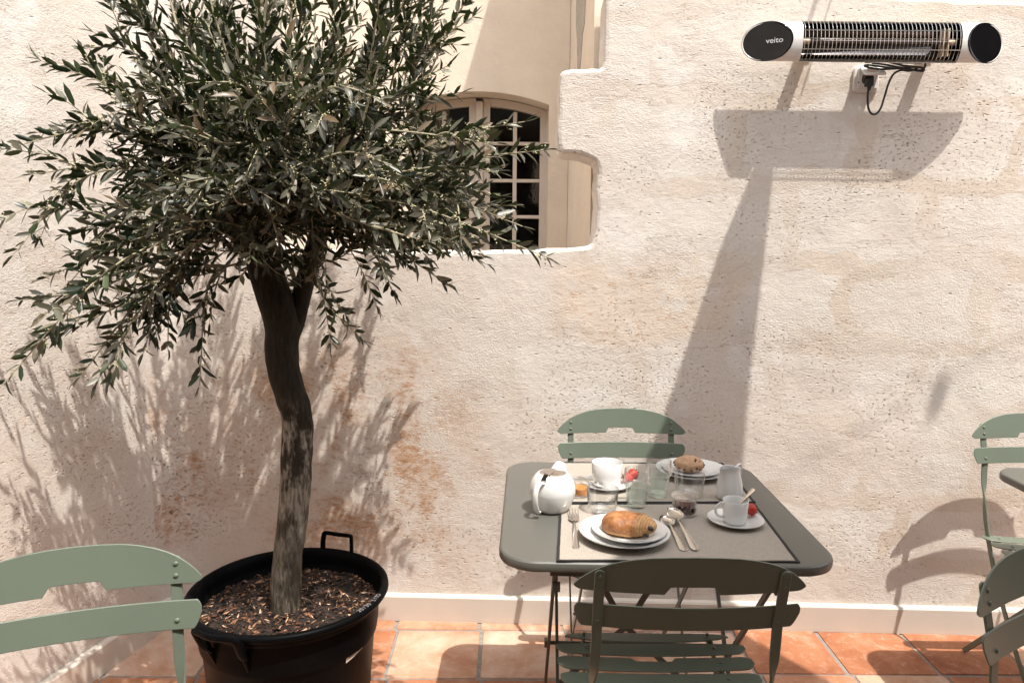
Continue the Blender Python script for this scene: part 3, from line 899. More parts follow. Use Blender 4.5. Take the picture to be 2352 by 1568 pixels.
# ================================================================== folding tables
def make_table():
    t = empty('bistro_table'); g_ = M['table_green']
    m = MB(); prof = [(0, .742), (-.004, .7418), (-.0005, .7395)]
    base = rrect(.722, .722, .085, 12)
    def ringp(off, z):
        b = rrect(.722 - 2 * off, .722 - 2 * off, max(.002, .085 - off), 12); return [(p[0], p[1], z) for p in b]
    rs = [ringp(.010, .742), ringp(.005, .7412), ringp(.0015, .7385), ringp(0, .734), ringp(0, .724), ringp(.0015, .7205), ringp(.005, .7185), ringp(.012, .7185), ringp(.014, .737)]
    n = len(rs[0]); vs = sum(rs, []); fs = [tuple(range(n))]
    for r_ in range(len(rs) - 1):
        for k in range(n):
            l = (k + 1) % n; fs.append((r_ * n + k, (r_ + 1) * n + k, (r_ + 1) * n + l, r_ * n + l))
    fs.append(tuple((len(rs) - 1) * n + k for k in range(n - 1, -1, -1)))
    m.add(vs, fs); m.build('tabletop', g_, t, angle=25)
    for s in (-1, 1):
        for (x, ya, yb) in ((.240, -.33, .30), (.218, .30, -.33)):
            m = MB(); flat_bar(m, [(x * s, ya, .722), (x * s, yb, .004)], .015, .008, [PI / 2] * 2)
            m.build('leg', g_, t, bevel=.001, seg=1)
    for hw, y, z, r_ in ((.24, .285, .03, .006), (.218, -.315, .03, .006), (.245, -.015, .368, .005)):
        m = MB(); m.tube([(-hw, y, z), (hw, y, z)], r_, 10); m.build('stretcher', g_, t)
    for s in (-1, 1):
        m = MB(); flat_bar(m, [(-.225 * s, .27, .66), (.0, .275 + .004 * s, .26), (.225 * s, .27, .045)], .018, .004, [0, 0, 0]); m.build('brace', g_, t)
        m = MB(); m.box((.236 * s, -.325, .672), (.016, .012, .018)); m.build('clamp', g_, t)
        m = MB(); m.box((.246 * s, -.015, .368), (.010, .018, .018)); m.build('clamp', g_, t)
    for y in (-.33, .30):
        m = MB(); m.box((0, y, .7105), (.50, .02, .015)); m.build('under_rail', g_, t)
    return t
tproto = make_table()
tproto.location = (.342, 1.823, 0); tproto.rotation_euler = (0, 0, R(-1.2))
tag(tproto, 'square green folding table laid for breakfast on two linen placemats', 'table', 'folding bistro tables')
t2 = copy_tree(tproto); t2.location = (1.790, 1.80, 0); t2.rotation_euler = (0, 0, R(-2))
tag(t2, 'bare green folding table cut off by the right edge of the picture', 'table', 'folding bistro tables')

# ================================================================== placemats
TZ = .7425
def placemat(c00, c10, c11, c01, lb, lift=0.):
    """corners front-left, front-right, back-right, back-left"""
    e = empty('placemat', ((c00[0] + c11[0]) / 2, (c00[1] + c11[1]) / 2, TZ), label=lb, cat='placemat', group='linen placemats')
    ox, oy = e.location.x, e.location.y
    nx, ny = 30, 20; hem = .0065
    def P(u, v):
        a = [c00[i] * (1 - u) + c10[i] * u for i in (0, 1)]; b = [c01[i] * (1 - u) + c11[i] * u for i in (0, 1)]
        x = a[0] * (1 - v) + b[0] * v; y = a[1] * (1 - v) + b[1] * v
        k = noise.noise(Vector((x * 9, y * 9, lift * 50)))
        e1 = (1 if v in (0, 1) or u in (0, 1) else 0)
        return (x - ox + .0016 * noise.noise(Vector((y * 25, 1, lift * 90))), y - oy + .0018 * noise.noise(Vector((x * 22, 2, lift * 90))), .0013 + max(0, k) * .0022)
    for part in ('cloth', 'hem'):
        m = MB()
        W = math.hypot(c10[0] - c00[0], c10[1] - c00[1]); H = math.hypot(c01[0] - c00[0], c01[1] - c00[1])
        def quadgrid(u0, u1, v0, v1, nu, nv, dz):
            vs = []
            for j in range(nv + 1):
                for i in range(nu + 1):
                    x, y, z = P(u0 + (u1 - u0) * i / nu, v0 + (v1 - v0) * j / nv); vs.append((x, y, z + dz))
            k = len(vs); vs += [(x, y, .0003) for x, y, z in vs]
            fs = []; q = nu + 1
            for j in range(nv):
                for i in range(nu): fs.append((j * q + i, j * q + i + 1, (j + 1) * q + i + 1, (j + 1) * q + i))
            rim = [i for i in range(q)] + [j * q + nu for j in range(1, nv + 1)] + [nv * q + i for i in range(nu - 1, -1, -1)] + [j * q for j in range(nv - 1, 0, -1)]
            for a, b in zip(rim, rim[1:] + rim[:1]): fs.append((b, a, k + a, k + b))
            m.add(vs, fs)
        hu, hv = hem / W, hem / H
        if part == 'cloth': quadgrid(hu, 1 - hu, hv, 1 - hv, nx, ny, 0)
        else:
            quadgrid(0, 1, 0, hv, nx, 1, .0012); quadgrid(0, 1, 1 - hv, 1, nx, 1, .0012)
            quadgrid(0, hu, hv, 1 - hv, 1, ny, .0012); quadgrid(1 - hu, 1, hv, 1 - hv, 1, ny, .0012)
        m.build(part, M['linen'] if part == 'cloth' else M['hem'], e, angle=60)
placemat((.096, 1.470), (.606, 1.474), (.626, 1.829), (.124, 1.813), 'beige linen placemat with black hem on the near half of the table, under the pastry')
placemat((.126, 1.820), (.631, 1.836), (.643, 2.180), (.134, 2.172), 'beige linen placemat with black hem on the far half of the table, under the bun', .3)

# ================================================================== crockery
PZ = TZ + .0022
def china(name, lb, cat, loc, rz=0, group=None): return empty(name, loc, rz, lb, cat, group)
def plate_mb(r, h, well=.62):
    m = MB(); t = .0028
    m.lathe([(0, .004), (r * well * .9, .004), (r * well, .0055), (r * (well + .1), .0095), (r * .985, h), (r, h + .0004), (r * .998, h - .0022), (r * (well + .1), .0062), (r * well * .98, .0014), (r * well * .9, 0), (r * well * .84, 0), (r * well * .82, .0012), (0, .0012)], 64)
    return m
def plate(r, h, loc, lb):
    o = plate_mb(r, h).build('plate', M['white_china'], angle=60); o.location = loc
    return tag(o, lb, 'plate', 'white china plates')
plate(.1015, .020, (.256, 1.594, PZ), 'large white dinner plate at the bottom of the pair under the chocolate pastry')
plate(.084, .017, (.268, 1.601, PZ + .0055), 'smaller white plate stacked on the dinner plate, holding the chocolate pastry')
plate(.1015, .020, (.519, 2.062, PZ), 'large white plate at the bottom of the pair under the sugared bun')
plate(.084, .017, (.520, 2.066, PZ + .0055), 'smaller white plate stacked on the far plate, holding the sugared bun')
def saucer(r, loc, lb):
    m = MB(); m.lathe([(0, .0035), (r * .42, .0035), (r * .47, .0048), (r * .7, .0075), (r * .98, .0135), (r, .0138), (r * .99, .0115), (r * .7, .0052), (r * .45, .0006), (r * .40, 0), (0, .001)], 56)
    o = m.build('saucer', M['white_china'], angle=60); o.location = loc
    return tag(o, lb, 'saucer', 'white china saucers')
saucer(.0685, (.262, 1.948, PZ), 'white saucer under the large cup on the far placemat')
saucer(.0655, (.5345, 1.688, PZ), 'white saucer under the small coffee cup, with a strawberry on it')
def cup(name, r0, r1, h, loc, rz, lb, handle=True, hs=.016):
    e = china(name, lb, 'cup', loc, rz)
    m = MB(); t = .0022
    m.lathe([(0, 0), (r0 * .86, 0), (r0 * .93, .0015), (r0 * .98, .007), (r0 + (r1 - r0) * .5, h * .5), (r1, h - .001), (r1 - t / 2, h), (r1 - t, h - .001), (r0 + (r1 - r0) * .5 - t, h * .5), (r0 - t, .009), (r0 * .8, .004), (0, .0035)], 48)
    m.build('bowl', M['white_china'], e, angle=60)
    if handle:
        m = MB(); q = []
        for k in range(15):
            a = R(100 - 215 * k / 14)
            q.append(Vector((r1 + hs * .55 + math.cos(a) * hs * 1.0 - .004, 0, h * .60 + math.sin(a) * h * .30)))
        q[0] = Vector((r1 - .001, 0, h * .86)); q[-1] = Vector((r0 + (r1 - r0) * .3 - .0005, 0, h * .26))
        m.tube(smooth_path(q, 2), .0031, 10, flat=.65, up=(0, 1, 0)); m.build('handle', M['white_china'], e)
    return e
cup('coffee_cup', .0275, .0300, .056, (.532, 1.686, PZ + .0035), R(180 + 12), 'small white coffee cup on its saucer at the near right, a spoon standing in it')
cup('large_cup', .0395, .0418, .0655, (.261, 1.950, PZ + .0035), R(62), 'large white cup on a saucer behind the glass tumbler', True, .02)

# teapot
tp = china('teapot', 'round white teapot with steel lid at the left edge of the placemats', 'teapot', (.1035, 1.776, TZ + .0018))
m = MB()
prof = [(0, 0), (.036, 0), (.0405, .0015), (.047, .012), (.053, .028), (.0572, .044), (.0578, .052), (.056, .064), (.0505, .078), (.043, .088), (.0375, .0925), (.034, .0935), (.032, .0925), (.0315, .089), (.0, .086)]
m.lathe(prof, 64); m.build('pot_body', M['white_china'], tp, angle=60)
m = MB()
sd = Vector((.36, .933, 0))
sp = [Vector((0, 0, .055)) + sd * .024, Vector((0, 0, .070)) + sd * .038, Vector((0, 0, .083)) + sd * .050, Vector((0, 0, .094)) + sd * .060, Vector((0, 0, .098)) + sd * .064]
m.tube(sp, [.033, .0275, .0215, .0160, .0140], 28, flat=.9, caps=True)
m.build('spout', M['white_china'], tp)
m = MB(); hd = Vector((-.52, -.854, 0))
q = [hd * .049 + Vector((0, 0, .079)), hd * .064 + Vector((0, 0, .083)), hd * .078 + Vector((0, 0, .078)), hd * .086 + Vector((0, 0, .062)), hd * .086 + Vector((0, 0, .042)), hd * .080 + Vector((0, 0, .024)), hd * .072 + Vector((0, 0, .014)), hd * .069 + Vector((0, 0, .017))]
m.tube(smooth_path(q, 5), .0072, 14, flat=.55, up=(0, 0, 1)); m.build('handle', M['white_china'], tp)
ld = MB(); ld.lathe([(0, .0975), (.020, .0968), (.030, .0952), (.0335, .0935), (.0335, .0915), (.0, .0905)], 48)
lo = ld.build('lid', M['steel'], tp, angle=50)
m = MB()
m.box(hd * .018 + Vector((0, 0, .0985)), (.016, .030, .0025), Matrix.Rotation(math.atan2(hd.x, -hd.y), 3, 'Z'))
m.box(hd * .040 + Vector((0, 0, .0905)), (.014, .020, .0022), Matrix.Rotation(math.atan2(hd.x, -hd.y), 3, 'Z') @ Matrix.Rotation(R(38), 3, 'X'))
m.build('lid_catch', M['steel'], lo, bevel=.0008, seg=2)

# milk jug
jg = china('milk_jug', 'white china milk jug behind the coffee cup, on the far placemat', 'jug', (.571, 1.867, PZ))
m = MB(); vs = []; seg = 48
prof = [(.030, 0), (.0335, .002), (.0352, .012), (.0350, .022), (.0325, .040), (.0285, .056), (.0255, .068), (.0250, .076), (.0258, .081)]
inn = [(.0240, .0805), (.0232, .074), (.024, .066), (.030, .040), (.031, .012), (0.0, .008)]
def jugpt(r_, z, a):
    k = max(0, (z - .045) / .036)
    b = math.cos(a - R(215)); lip = max(0, b) ** 8 * .012 * k ** 1.3
    return ((r_ + lip) * math.cos(a), (r_ + lip) * math.sin(a) * .95, z + max(0, b) ** 3 * .002 * k)
pr = [(0, 0)] + prof + inn
for r_, z in pr:
    for k in range(seg): vs.append(jugpt(r_, z, 2 * PI * k / seg))
fs = []
for i in range(len(pr) - 1):
    for k in range(seg):
        l = (k + 1) % seg; fs.append((i * seg + k, i * seg + l, (i + 1) * seg + l, (i + 1) * seg + k))
m.add(vs, fs); m.build('jug_body', M['white_china'], jg, angle=60)
m = MB(); hd = Vector((math.cos(R(35)), math.sin(R(35)), 0))
q = [hd * .023 + Vector((0, 0, .076)), hd * .032 + Vector((0, 0, .084)), hd * .041 + Vector((0, 0, .082)), hd * .044 + Vector((0, 0, .068)), hd * .040 + Vector((0, 0, .050)), hd * .032 + Vector((0, 0, .040))]
m.tube(smooth_path(q, 5), .0035, 10, flat=.7); m.build('handle', M['white_china'], jg)

# glasses
def tumbler(r0, r1, h, loc, lb):
    m = MB(); t = .0016
    m.lathe([(0, 0), (r0 * .9, 0), (r0 * .98, .002), (r0, .006), (r1, h - .0008), (r1 - t / 2, h), (r1 - t, h - .0008), (r0 - t, .009), (r0 * .85, .0055), (0, .005)], 56)
    o = m.build('glass_tumbler', M['glass'], angle=60); o.location = loc
    return tag(o, lb, 'glass', 'clear glass tumblers')
tumbler(.0365, .0395, .0585, (.227, 1.766, PZ), 'wide clear glass tumbler right beside the teapot, standing in front of the large cup')
tumbler(.0365, .0400, .0585, (.4705, 1.886, PZ), 'wide clear glass tumbler in front of the sugared bun')
def tea_glass(loc, lb):
    e = empty('tea_glass', loc, 0, lb, 'glass', 'teal-tinted tea glasses')
    m = MB()
    m.lathe([(0, 0), (.0215, 0), (.0238, .002), (.0243, .008), (.0290, .050), (.0302, .056)], 40)
    m.lathe([(0, .010), (.0205, .0105), (.0222, .016), (.0275, .052), (.0288, .056)], 40)
    m.build('lower_body', M['teal_glass'], e, angle=60)
    m = MB()
    m.lathe([(.0302, .056), (.0335, .058), (.0352, .062), (.0345, .066), (.0322, .069), (.0325, .095), (.0315, .0965), (.0307, .095), (.0305, .069), (.0318, .064), (.0288, .058)], 40, closed=False)
    m.f = m.f[:-2]; m.t = m.t[:-2]
    m.build('upper_body', M['glass'], e, angle=60)
    return e
tea_glass((.317, 1.799, PZ), 'nearer teal-tinted tea glass with bulging band, right behind the chocolate pastry')
tea_glass((.387, 1.878, PZ), 'farther teal-tinted tea glass with bulging band, left of the sugared bun')
def jam_jar(loc, r, h, jam, fill, lb, lid_r):
    e = empty('jam_jar', loc, 0, lb, 'jar', 'hobnail glass jam jars')
    m = MB(); t = .0018
    m.lathe([(0, 0), (r * .88, 0), (r * .97, .002), (r, .006), (r, h * .80), (r * .96, h * .86), (r * .98, h), (r * .98 - t, h), (r * .96 - t, h * .86), (r - t, h * .8), (r - t, .006), (0, .0045)], 40)
    # hobnails
    for row in range(3):
        for k in range(16):
            a = 2 * PI * (k + .5 * (row % 2)) / 16; z = h * (.20 + .21 * row)
            c = Vector((math.cos(a) * r, math.sin(a) * r, z)); n_ = Vector((math.cos(a), math.sin(a), 0)); u = Vector((-math.sin(a), math.cos(a), 0)); w_ = Vector((0, 0, 1))
            b = len(m.v); s = .0028
            vs = [c + (u * math.cos(q_) + w_ * math.sin(q_)) * s for q_ in [2 * PI * i / 8 for i in range(8)]] + [c + (u * math.cos(q_) + w_ * math.sin(q_)) * s * .6 + n_ * .0015 for q_ in [2 * PI * i / 8 for i in range(8)]] + [c + n_ * .002]
            m.add(vs, [(i, (i + 1) % 8, 8 + (i + 1) % 8, 8 + i) for i in range(8)] + [(8 + i, 8 + (i + 1) % 8, 16) for i in range(8)])
    m.build('jar_glass', M['glass'], e, angle=60)
    m = MB(); m.lathe([(0, .005), (r - t - .0004, .0065), (r - t - .0004, fill * .94), (r * .8, fill), (r * .45, fill * .97), (0, fill * 1.02)], 32)
    m.build('jam', jam, e, angle=60)
    m = MB(); m.lathe([(0, h + .001), (lid_r * .55, h + .001), (lid_r * .62, h - .001), (lid_r * .97, h - .0005), (lid_r, h + .002), (lid_r * .99, h + .0045), (lid_r * .74, h + .0050), (lid_r * .70, h + .0032), (lid_r * .5, h + .0034), (0, h + .0034)], 40)
    m.build('jar_lid', M['glass'], e, angle=50)
    return e
jam_jar((.427, 1.748, PZ), .0295, .043, M['jam_dark'], .029, 'glass jar of dark red jam with glass lid, behind the spoons', .0355)
jam_jar((.181, 1.874, PZ), .0245, .040, M['jam_orange'], .024, 'small glass jar of orange jam behind the teapot', .0275)

# cutlery
def spoon(name, p0, p1, lb, cat='spoon', bowl=(.0205, .031), h0=.0015, lift=.006, group=None, bz=0.):
    """p0 = handle end, p1 = far tip of the bowl"""
    p0 = Vector(p0); p1 = Vector(p1); L = (p1 - p0).length; d = (p1 - p0).normalized()
    e = empty(name, p0, 0, lb, cat, group)
    zr = Vector((0, 0, 1)); side = d.cross(zr).normalized(); up = side.cross(d).normalized()
    bl = bowl[1] * 2; bwid = bowl[0]
    m = MB()
    # handle, flat and waisted
    hp = []; N = 16; Lh = L - bl * .92
    vs = []
    for k in range(N + 1):
        t = k / N; s_ = Lh * t
        wd = .0092 * (1 - t) ** 1.5 + .0028 + .0016 * math.sin(t * PI)
        wd *= min(1, .45 + t * 9)
        th = .0011 + .0006 * t
        z = h0 + lift * math.sin(t * PI * .62) ** 2
        c = d * s_ + up * z
        for a_, b_ in ((1, .3), (.6, 1), (-.6, 1), (-1, .3), (-.9, -.6), (.9, -.6)): vs.append(c + side * wd * a_ * .5 * 1.6 + up * th * b_)
    fs = [(5, 4, 3, 2, 1, 0), tuple(N * 6 + k for k in range(6))]
    for i in range(N):
        for k in range(6):
            l = (k + 1) % 6; fs.append((i * 6 + k, i * 6 + l, (i + 1) * 6 + l, (i + 1) * 6 + k))
    m.add(vs, fs); m.build('spoon_handle', M['steel'], e, angle=50)
    m = MB(); vs = []; nr, ns = 8, 28
    cb = d * (L - bowl[1]) + up * (h0 + lift * .75 + bz)
    for side_ in (0, 1):
        for i in range(nr + 1):
            t = i / nr
            for k in range(ns):
                a = 2 * PI * k / ns
                wv = bwid * (1 - .16 * math.cos(a)) * 1.0
                r_ = math.sin(t * PI / 2)
                dep = -.0085 * math.cos(t * PI / 2) - side_ * .0011
                vs.append(cb + d * math.cos(a) * bowl[1] * r_ + side * math.sin(a) * wv * r_ + up * dep)
    fs = []
    q = (nr + 1) * ns
    for sd_ in (0, 1):
        for i in range(nr):
            for k in range(ns):
                l = (k + 1) % ns; f = (sd_ * q + i * ns + k, sd_ * q + i * ns + l, sd_ * q + (i + 1) * ns + l, sd_ * q + (i + 1) * ns + k)
                fs.append(f)
    for k in range(ns):
        l = (k + 1) % ns; fs.append((nr * ns + k, nr * ns + l, q + nr * ns + l, q + nr * ns + k))
    m.add(vs, fs); m.build('spoon_bowl', M['steel'], e, angle=60)
    return e
spoon('spoon', (.400, 1.522, PZ + .0022), (.389, 1.732, PZ + .010), 'steel table spoon lying on top of another spoon, right of the pastry plate', bowl=(.0195, .036), group='steel table spoons', bz=.006, lift=.008)
spoon('spoon', (.376, 1.523, PZ), (.371, 1.722, PZ + .001), 'steel spoon half hidden beneath the upper spoon, right of the pastry plate', bowl=(.0180, .032), group='steel table spoons')
spoon('teaspoon', (.575, 1.690, .8295), (.520, 1.684, .764), 'small teaspoon standing in the coffee cup', bowl=(.010, .015), h0=0, lift=.0, group='small teaspoons')
spoon('teaspoon', (.181, 1.925, .7795), (.252, 1.918, .7590), 'small teaspoon lying on the saucer of the large cup, handle pointing at the orange jam', bowl=(.010, .015), h0=0, lift=0, group='small teaspoons')
# fork
fk = empty('fork', (.1425, 1.532, PZ), R(-3.2), 'steel fork left of the pastry plate, tines pointing away', 'fork')
m = MB(); vs = []; N = 18
for k in range(N + 1):
    t = k / N; y = .150 * t
    wd = (.0085 * (1 - t) ** 1.6 + .0030) * min(1, .5 + t * 8)
    z = .001 + .006 * math.sin(t * PI * .7) ** 2
    for a_, b_ in ((1, .3), (.6, 1), (-.6, 1), (-1, .3), (-.9, -.6), (.9, -.6)): vs.append((wd * a_ * .8, y, z + .0012 * b_))
fs = [(5, 4, 3, 2, 1, 0), tuple(N * 6 + k for k in range(6))]
for i in range(N):
    for k in range(6):
        l = (k + 1) % 6; fs.append((i * 6 + k, i * 6 + l, (i + 1) * 6 + l, (i + 1) * 6 + k))
m.add(vs, fs); m.build('fork_handle', M['steel'], fk, angle=50)
m = MB()
flatz = lambda y: .0052 - .006 * ((y - .150) / .05) + .012 * ((y - .150) / .06) ** 2
pl = []
for k in range(9):
    t = k / 8; y = .146 + .026 * t; pl.append((y, .0025 + .0105 * math.sin(min(1, t * 1.15) * PI / 2)))
vs = []
for y, wd in pl:
    for a_, b_ in ((1, 1), (-1, 1), (-1, -1), (1, -1)): vs.append((wd * a_, y, flatz(y) + .0008 * b_ + .0008))
fs = [(3, 2, 1, 0), tuple(8 * 4 + k for k in range(4))]
for i in range(8):
    for k in range(4):
        l = (k + 1) % 4; fs.append((i * 4 + k, i * 4 + l, (i + 1) * 4 + l, (i + 1) * 4 + k))
m.add(vs, fs)
for j in range(4):
    x = -.0105 + .007 * j
    m.tube([(x, .170 + .046 * t, flatz(.170 + .046 * t) + .0008) for t in (0, .25, .5, .75, 1)], [.0016, .0015, .0014, .0012, .0006], 6, flat=.7)
m.build('tines', M['steel'], fk, angle=50)

# ================================================================== food
pa = empty('chocolate_pastry', (.267, 1.598, PZ + .0105), R(-26), 'golden chocolate-filled pastry roll on the near plates', 'pastry')
m = MB(); vs = []; NX, NA = 72, 48
HL = .060
for i in range(NX + 1):
    t = -1 + 2 * i / NX; x = HL * t
    e_ = max(0, 1 - abs(t) ** 3.2) ** .5
    sc = .25 + .75 * e_
    if abs(t) > .999: sc = .22
    lay = 0
    for c_, w__ in ((.36, .045), (.52, .045), (.68, .04), (.82, .035)):
        lay += .11 * (1 / (1 + math.exp(-(c_ - t) / .012)) - .5)
    lay2 = -.05 * (1 / (1 + math.exp(-(-.74 - t) / .015)))
    for k in range(NA):
        a = 2 * PI * k / NA
        ca, sa = math.cos(a), math.sin(a)
        ry = .033 * sc * (1 + lay + lay2); rz = .0205 * sc * (1 + lay + lay2)
        y = ry * math.copysign(abs(ca) ** .85, ca); z = rz * math.copysign(abs(sa) ** .8, sa)
        nn_ = noise.noise(Vector((x * 45, y * 45, z * 45))) * .0022 + noise.noise(Vector((x * 140, y * 140, z * 140))) * .0007
        k_ = 1 + nn_ / .03
        # layers bend round the end
        xx = x + .006 * math.sin(a * 1.0 + .6) * (1 if t > .1 else .2) * e_
        z = z * k_ + .0195
        z = max(z, .0008)
        vs.append((xx, y * k_ + .004 * math.sin(t * 2.2), z))
fs = []
for i in range(NX):
    for k in range(NA):
        l = (k + 1) % NA; fs.append((i * NA + k, i * NA + l, (i + 1) * NA + l, (i + 1) * NA + k))
fs.append(tuple(range(NA - 1, -1, -1))); fs.append(tuple(NX * NA + k for k in range(NA)))
m.add(vs, fs); m.build('crust', M['crust'], pa, angle=80)
m = MB(); m.tube([(.040, -.012, .026), (.0555, -.0135, .0235), (.060, -.014, .022)], [.004, .0048, .0036], 12, flat=1.1)
m.tube([(.040, -.019, .010), (.051, -.0205, .0095)], [.003, .0028], 10)
m.build('chocolate_stick', M['chocolate'], pa)

bu = empty('sugared_bun', (.511, 2.062, PZ + .0105), 0, 'round sugared bun with chocolate chips on the far plates', 'bun')
m = MB(); vs = []; NA, NZ = 56, 28
def bunp(a, b):
    d = Vector((math.cos(a) * math.cos(b), math.sin(a) * math.cos(b), math.sin(b)))
    r_ = 1 + .11 * noise.noise(d * 2.1 + Vector((4, 1, 2))) + .05 * noise.noise(d * 6) + .02 * noise.noise(d * 18)
    p = Vector((d.x * .041 * r_, d.y * .038 * r_, d.z * .0235 * r_ + .0205)); p.z = max(p.z, .0006); return p
for j in range(NZ + 1):
    b = -PI / 2 + PI * j / NZ
    for k in range(NA): vs.append(bunp(2 * PI * k / NA, b))
fs = []
for j in range(NZ):
    for k in range(NA):
        l = (k + 1) % NA; fs.append((j * NA + k, j * NA + l, (j + 1) * NA + l, (j + 1) * NA + k))
m.add(vs, fs); m.build('crumb', M['bun'], bu, angle=80)
m = MB(); rr_ = random.Random(3)
chips = [(-.9, .85), (-1.15, .78), (-.75, .62), (3.3, .35), (3.1, .15), (-.15, .25), (-.3, .05), (-.5, -.1), (-2.6, -.25), (-2.1, -.3), (-1.2, -.15), (-.9, -.3), (-1.6, -.35), (-1.0, .95), (.3, .2), (-2.9, .0)]
for a, b in chips:
    p = bunp(a, b); s = rr_.uniform(.0026, .0046)
    k0 = len(m.v); m.lathe([(0, -s * .8), (s * .8, -s * .3), (s, .1 * s), (s * .6, s * .7), (0, s * .8)], 7)
    q = Matrix.Rotation(rr_.uniform(0, 6), 3, 'X') @ Matrix.Rotation(rr_.uniform(0, 6), 3, 'Y')
    for i in range(k0, len(m.v)): m.v[i] = tuple(p + q @ Vector(m.v[i]) * 1.0)
m.build('chocolate_chips', M['chocolate'], bu, angle=30)

def strawberry(loc, tilt, rz, r, lb, grp='strawberries'):
    e = empty('strawberry', loc, rz, lb, 'strawberry', grp)
    m = MB(); prof = [(0, -1.25), (.22, -1.18), (.5, -.85), (.78, -.35), (.98, .1), (1.0, .4), (.82, .68), (.45, .8), (0, .78)]
    m.lathe([(a * r, b * r) for a, b in prof], 28)
    Rm = Matrix.Rotation(tilt, 3, 'Y')
    m.v = [tuple(Rm @ Vector(v)) for v in m.v]
    m.build('berry', M['strawberry'], e, angle=80)
    m = MB()
    for k in range(7):
        a = 2 * PI * k / 7
        u = Vector((math.cos(a), math.sin(a), 0)); s = Vector((-math.sin(a), math.cos(a), 0))
        b0 = Vector((0, 0, .80 * r)); p1 = b0 + u * r * .45 + Vector((0, 0, .12 * r)); p2 = b0 + u * r * .85 + Vector((0, 0, .28 * r))
        vs = [b0, p1 + s * r * .16, p2, p1 - s * r * .16]
        m.add([Rm @ v for v in vs] + [Rm @ (v + Vector((0, 0, .02 * r))) for v in vs], [(0, 1, 2, 3), (7, 6, 5, 4), (0, 4, 5, 1), (1, 5, 6, 2), (2, 6, 7, 3), (3, 7, 4, 0)])
    m.tube([Rm @ Vector((0, 0, .78 * r)), Rm @ Vector((0, .05 * r, 1.15 * r)), Rm @ Vector((0, .2 * r, 1.4 * r))], .0011, 6)
    m.build('green_leaves', M['berry_leaf'], e, smooth=False)
    return e
strawberry((.5765, 1.712, PZ + .0255), R(88), R(12), .0145, 'single red strawberry on the coffee saucer, right of the small cup')
strawberry((.318, 1.958, PZ + .0215), R(80), R(170), .0150, 'red strawberry on the saucer right beside the large cup, the darker left one')
strawberry((.334, 1.972, PZ + .0265), R(70), R(40), .0155, 'bright red strawberry seen through the nearer tea glass, behind the other one')

# ================================================================== pot with mulch
pot = empty('plant_pot', (-.645, 2.048, 0), 0, 'big round black plastic nursery pot holding the olive tree', 'pot')
m = MB()
m.lathe([(0, .0), (.214, .0), (.219, .006), (.226, .08), (.2265, .085), (.2285, .088), (.246, .300), (.2475, .303), (.2485, .318), (.2515, .322), (.254, .352), (.262, .362), (.264, .376), (.272, .378), (.281, .382), (.2865, .390), (.2855, .398), (.279, .4025), (.270, .402), (.264, .396), (.259, .380), (.255, .30), (.250, .27), (0, .26)], 96)
m.build('pot_body', M['black_plastic'], pot, angle=50)
def pot_handle(phi, up):
    m = MB(); pts = []
    c = lambda a, r_, z: Vector((math.cos(a) * r_, math.sin(a) * r_, z))
    w_ = .19
    if up:
        pts = [c(phi - w_, .279, .385), c(phi - w_ * .97, .281, .42), c(phi - w_ * .93, .283, .447), c(phi - w_ * .8, .284, .452), c(phi, .284, .450), c(phi + w_ * .8, .284, .452), c(phi + w_ * .93, .283, .446), c(phi + w_, .281, .42), c(phi + w_, .279, .385)]
    else:
        w_ = .215
        pts = [c(phi - w_, .264, .330), c(phi - w_, .285, .352), c(phi - w_, .304, .392), c(phi - w_ * .9, .309, .407), c(phi, .316, .409), c(phi + w_ * .9, .309, .407), c(phi + w_, .304, .392), c(phi + w_, .285, .352), c(phi + w_, .264, .330)]
    m.tube(smooth_path(pts, 4), .0085 if up else .0105, 10, flat=.75)
    if not up:
        for s in (-1, 1):
            a = phi + s * w_
            m.tube([c(a, .250, .29), c(a, .268, .335), c(a, .286, .385), c(a, .305, .405)], [.006, .010, .013, .010], 8, flat=.7)
    m.build('handle', M['black_plastic'], pot)
pot_handle(math.atan2(.285, .085), True)
pot_handle(math.atan2(-.27, -.10), False)
m = MB(); a0, a1 = R(-37), R(-13); vs = []
for k in range(11):
    a = a0 + (a1 - a0) * k / 10; zt = .252 + .020 * k / 10
    for z in (zt, zt + .036):
        rr = .219 + (z - .006) * (.2475 - .219) / .297 + .0022; vs.append((math.cos(a) * rr, math.sin(a) * rr, z))
m.add(vs, [(2 * k, 2 * k + 2, 2 * k + 3, 2 * k + 1) for k in range(10)])
lab = m.build('paper_label', M['label_paper'], pot)
m = MB()
for k in range(22):
    a = a0 + (a1 - a0) * (.1 + .8 * k / 22); zt = .252 + .020 * (a - a0) / (a1 - a0)
    if k % 3 == 2: continue
    da = .010; rr = .2475; vs = []
    for aa, zz in ((a, zt + .010), (a + da, zt + .010), (a + da, zt + .012 + .008 * (k % 2)), (a, zt + .012 + .008 * (k % 2))):
        rr = .219 + (zz - .006) * (.0285) / .297 + .0028; vs.append((math.cos(aa) * rr, math.sin(aa) * rr, zz))
    m.add(vs, [(0, 1, 2, 3)])
m.build('printed_marks', M['ink'], lab)
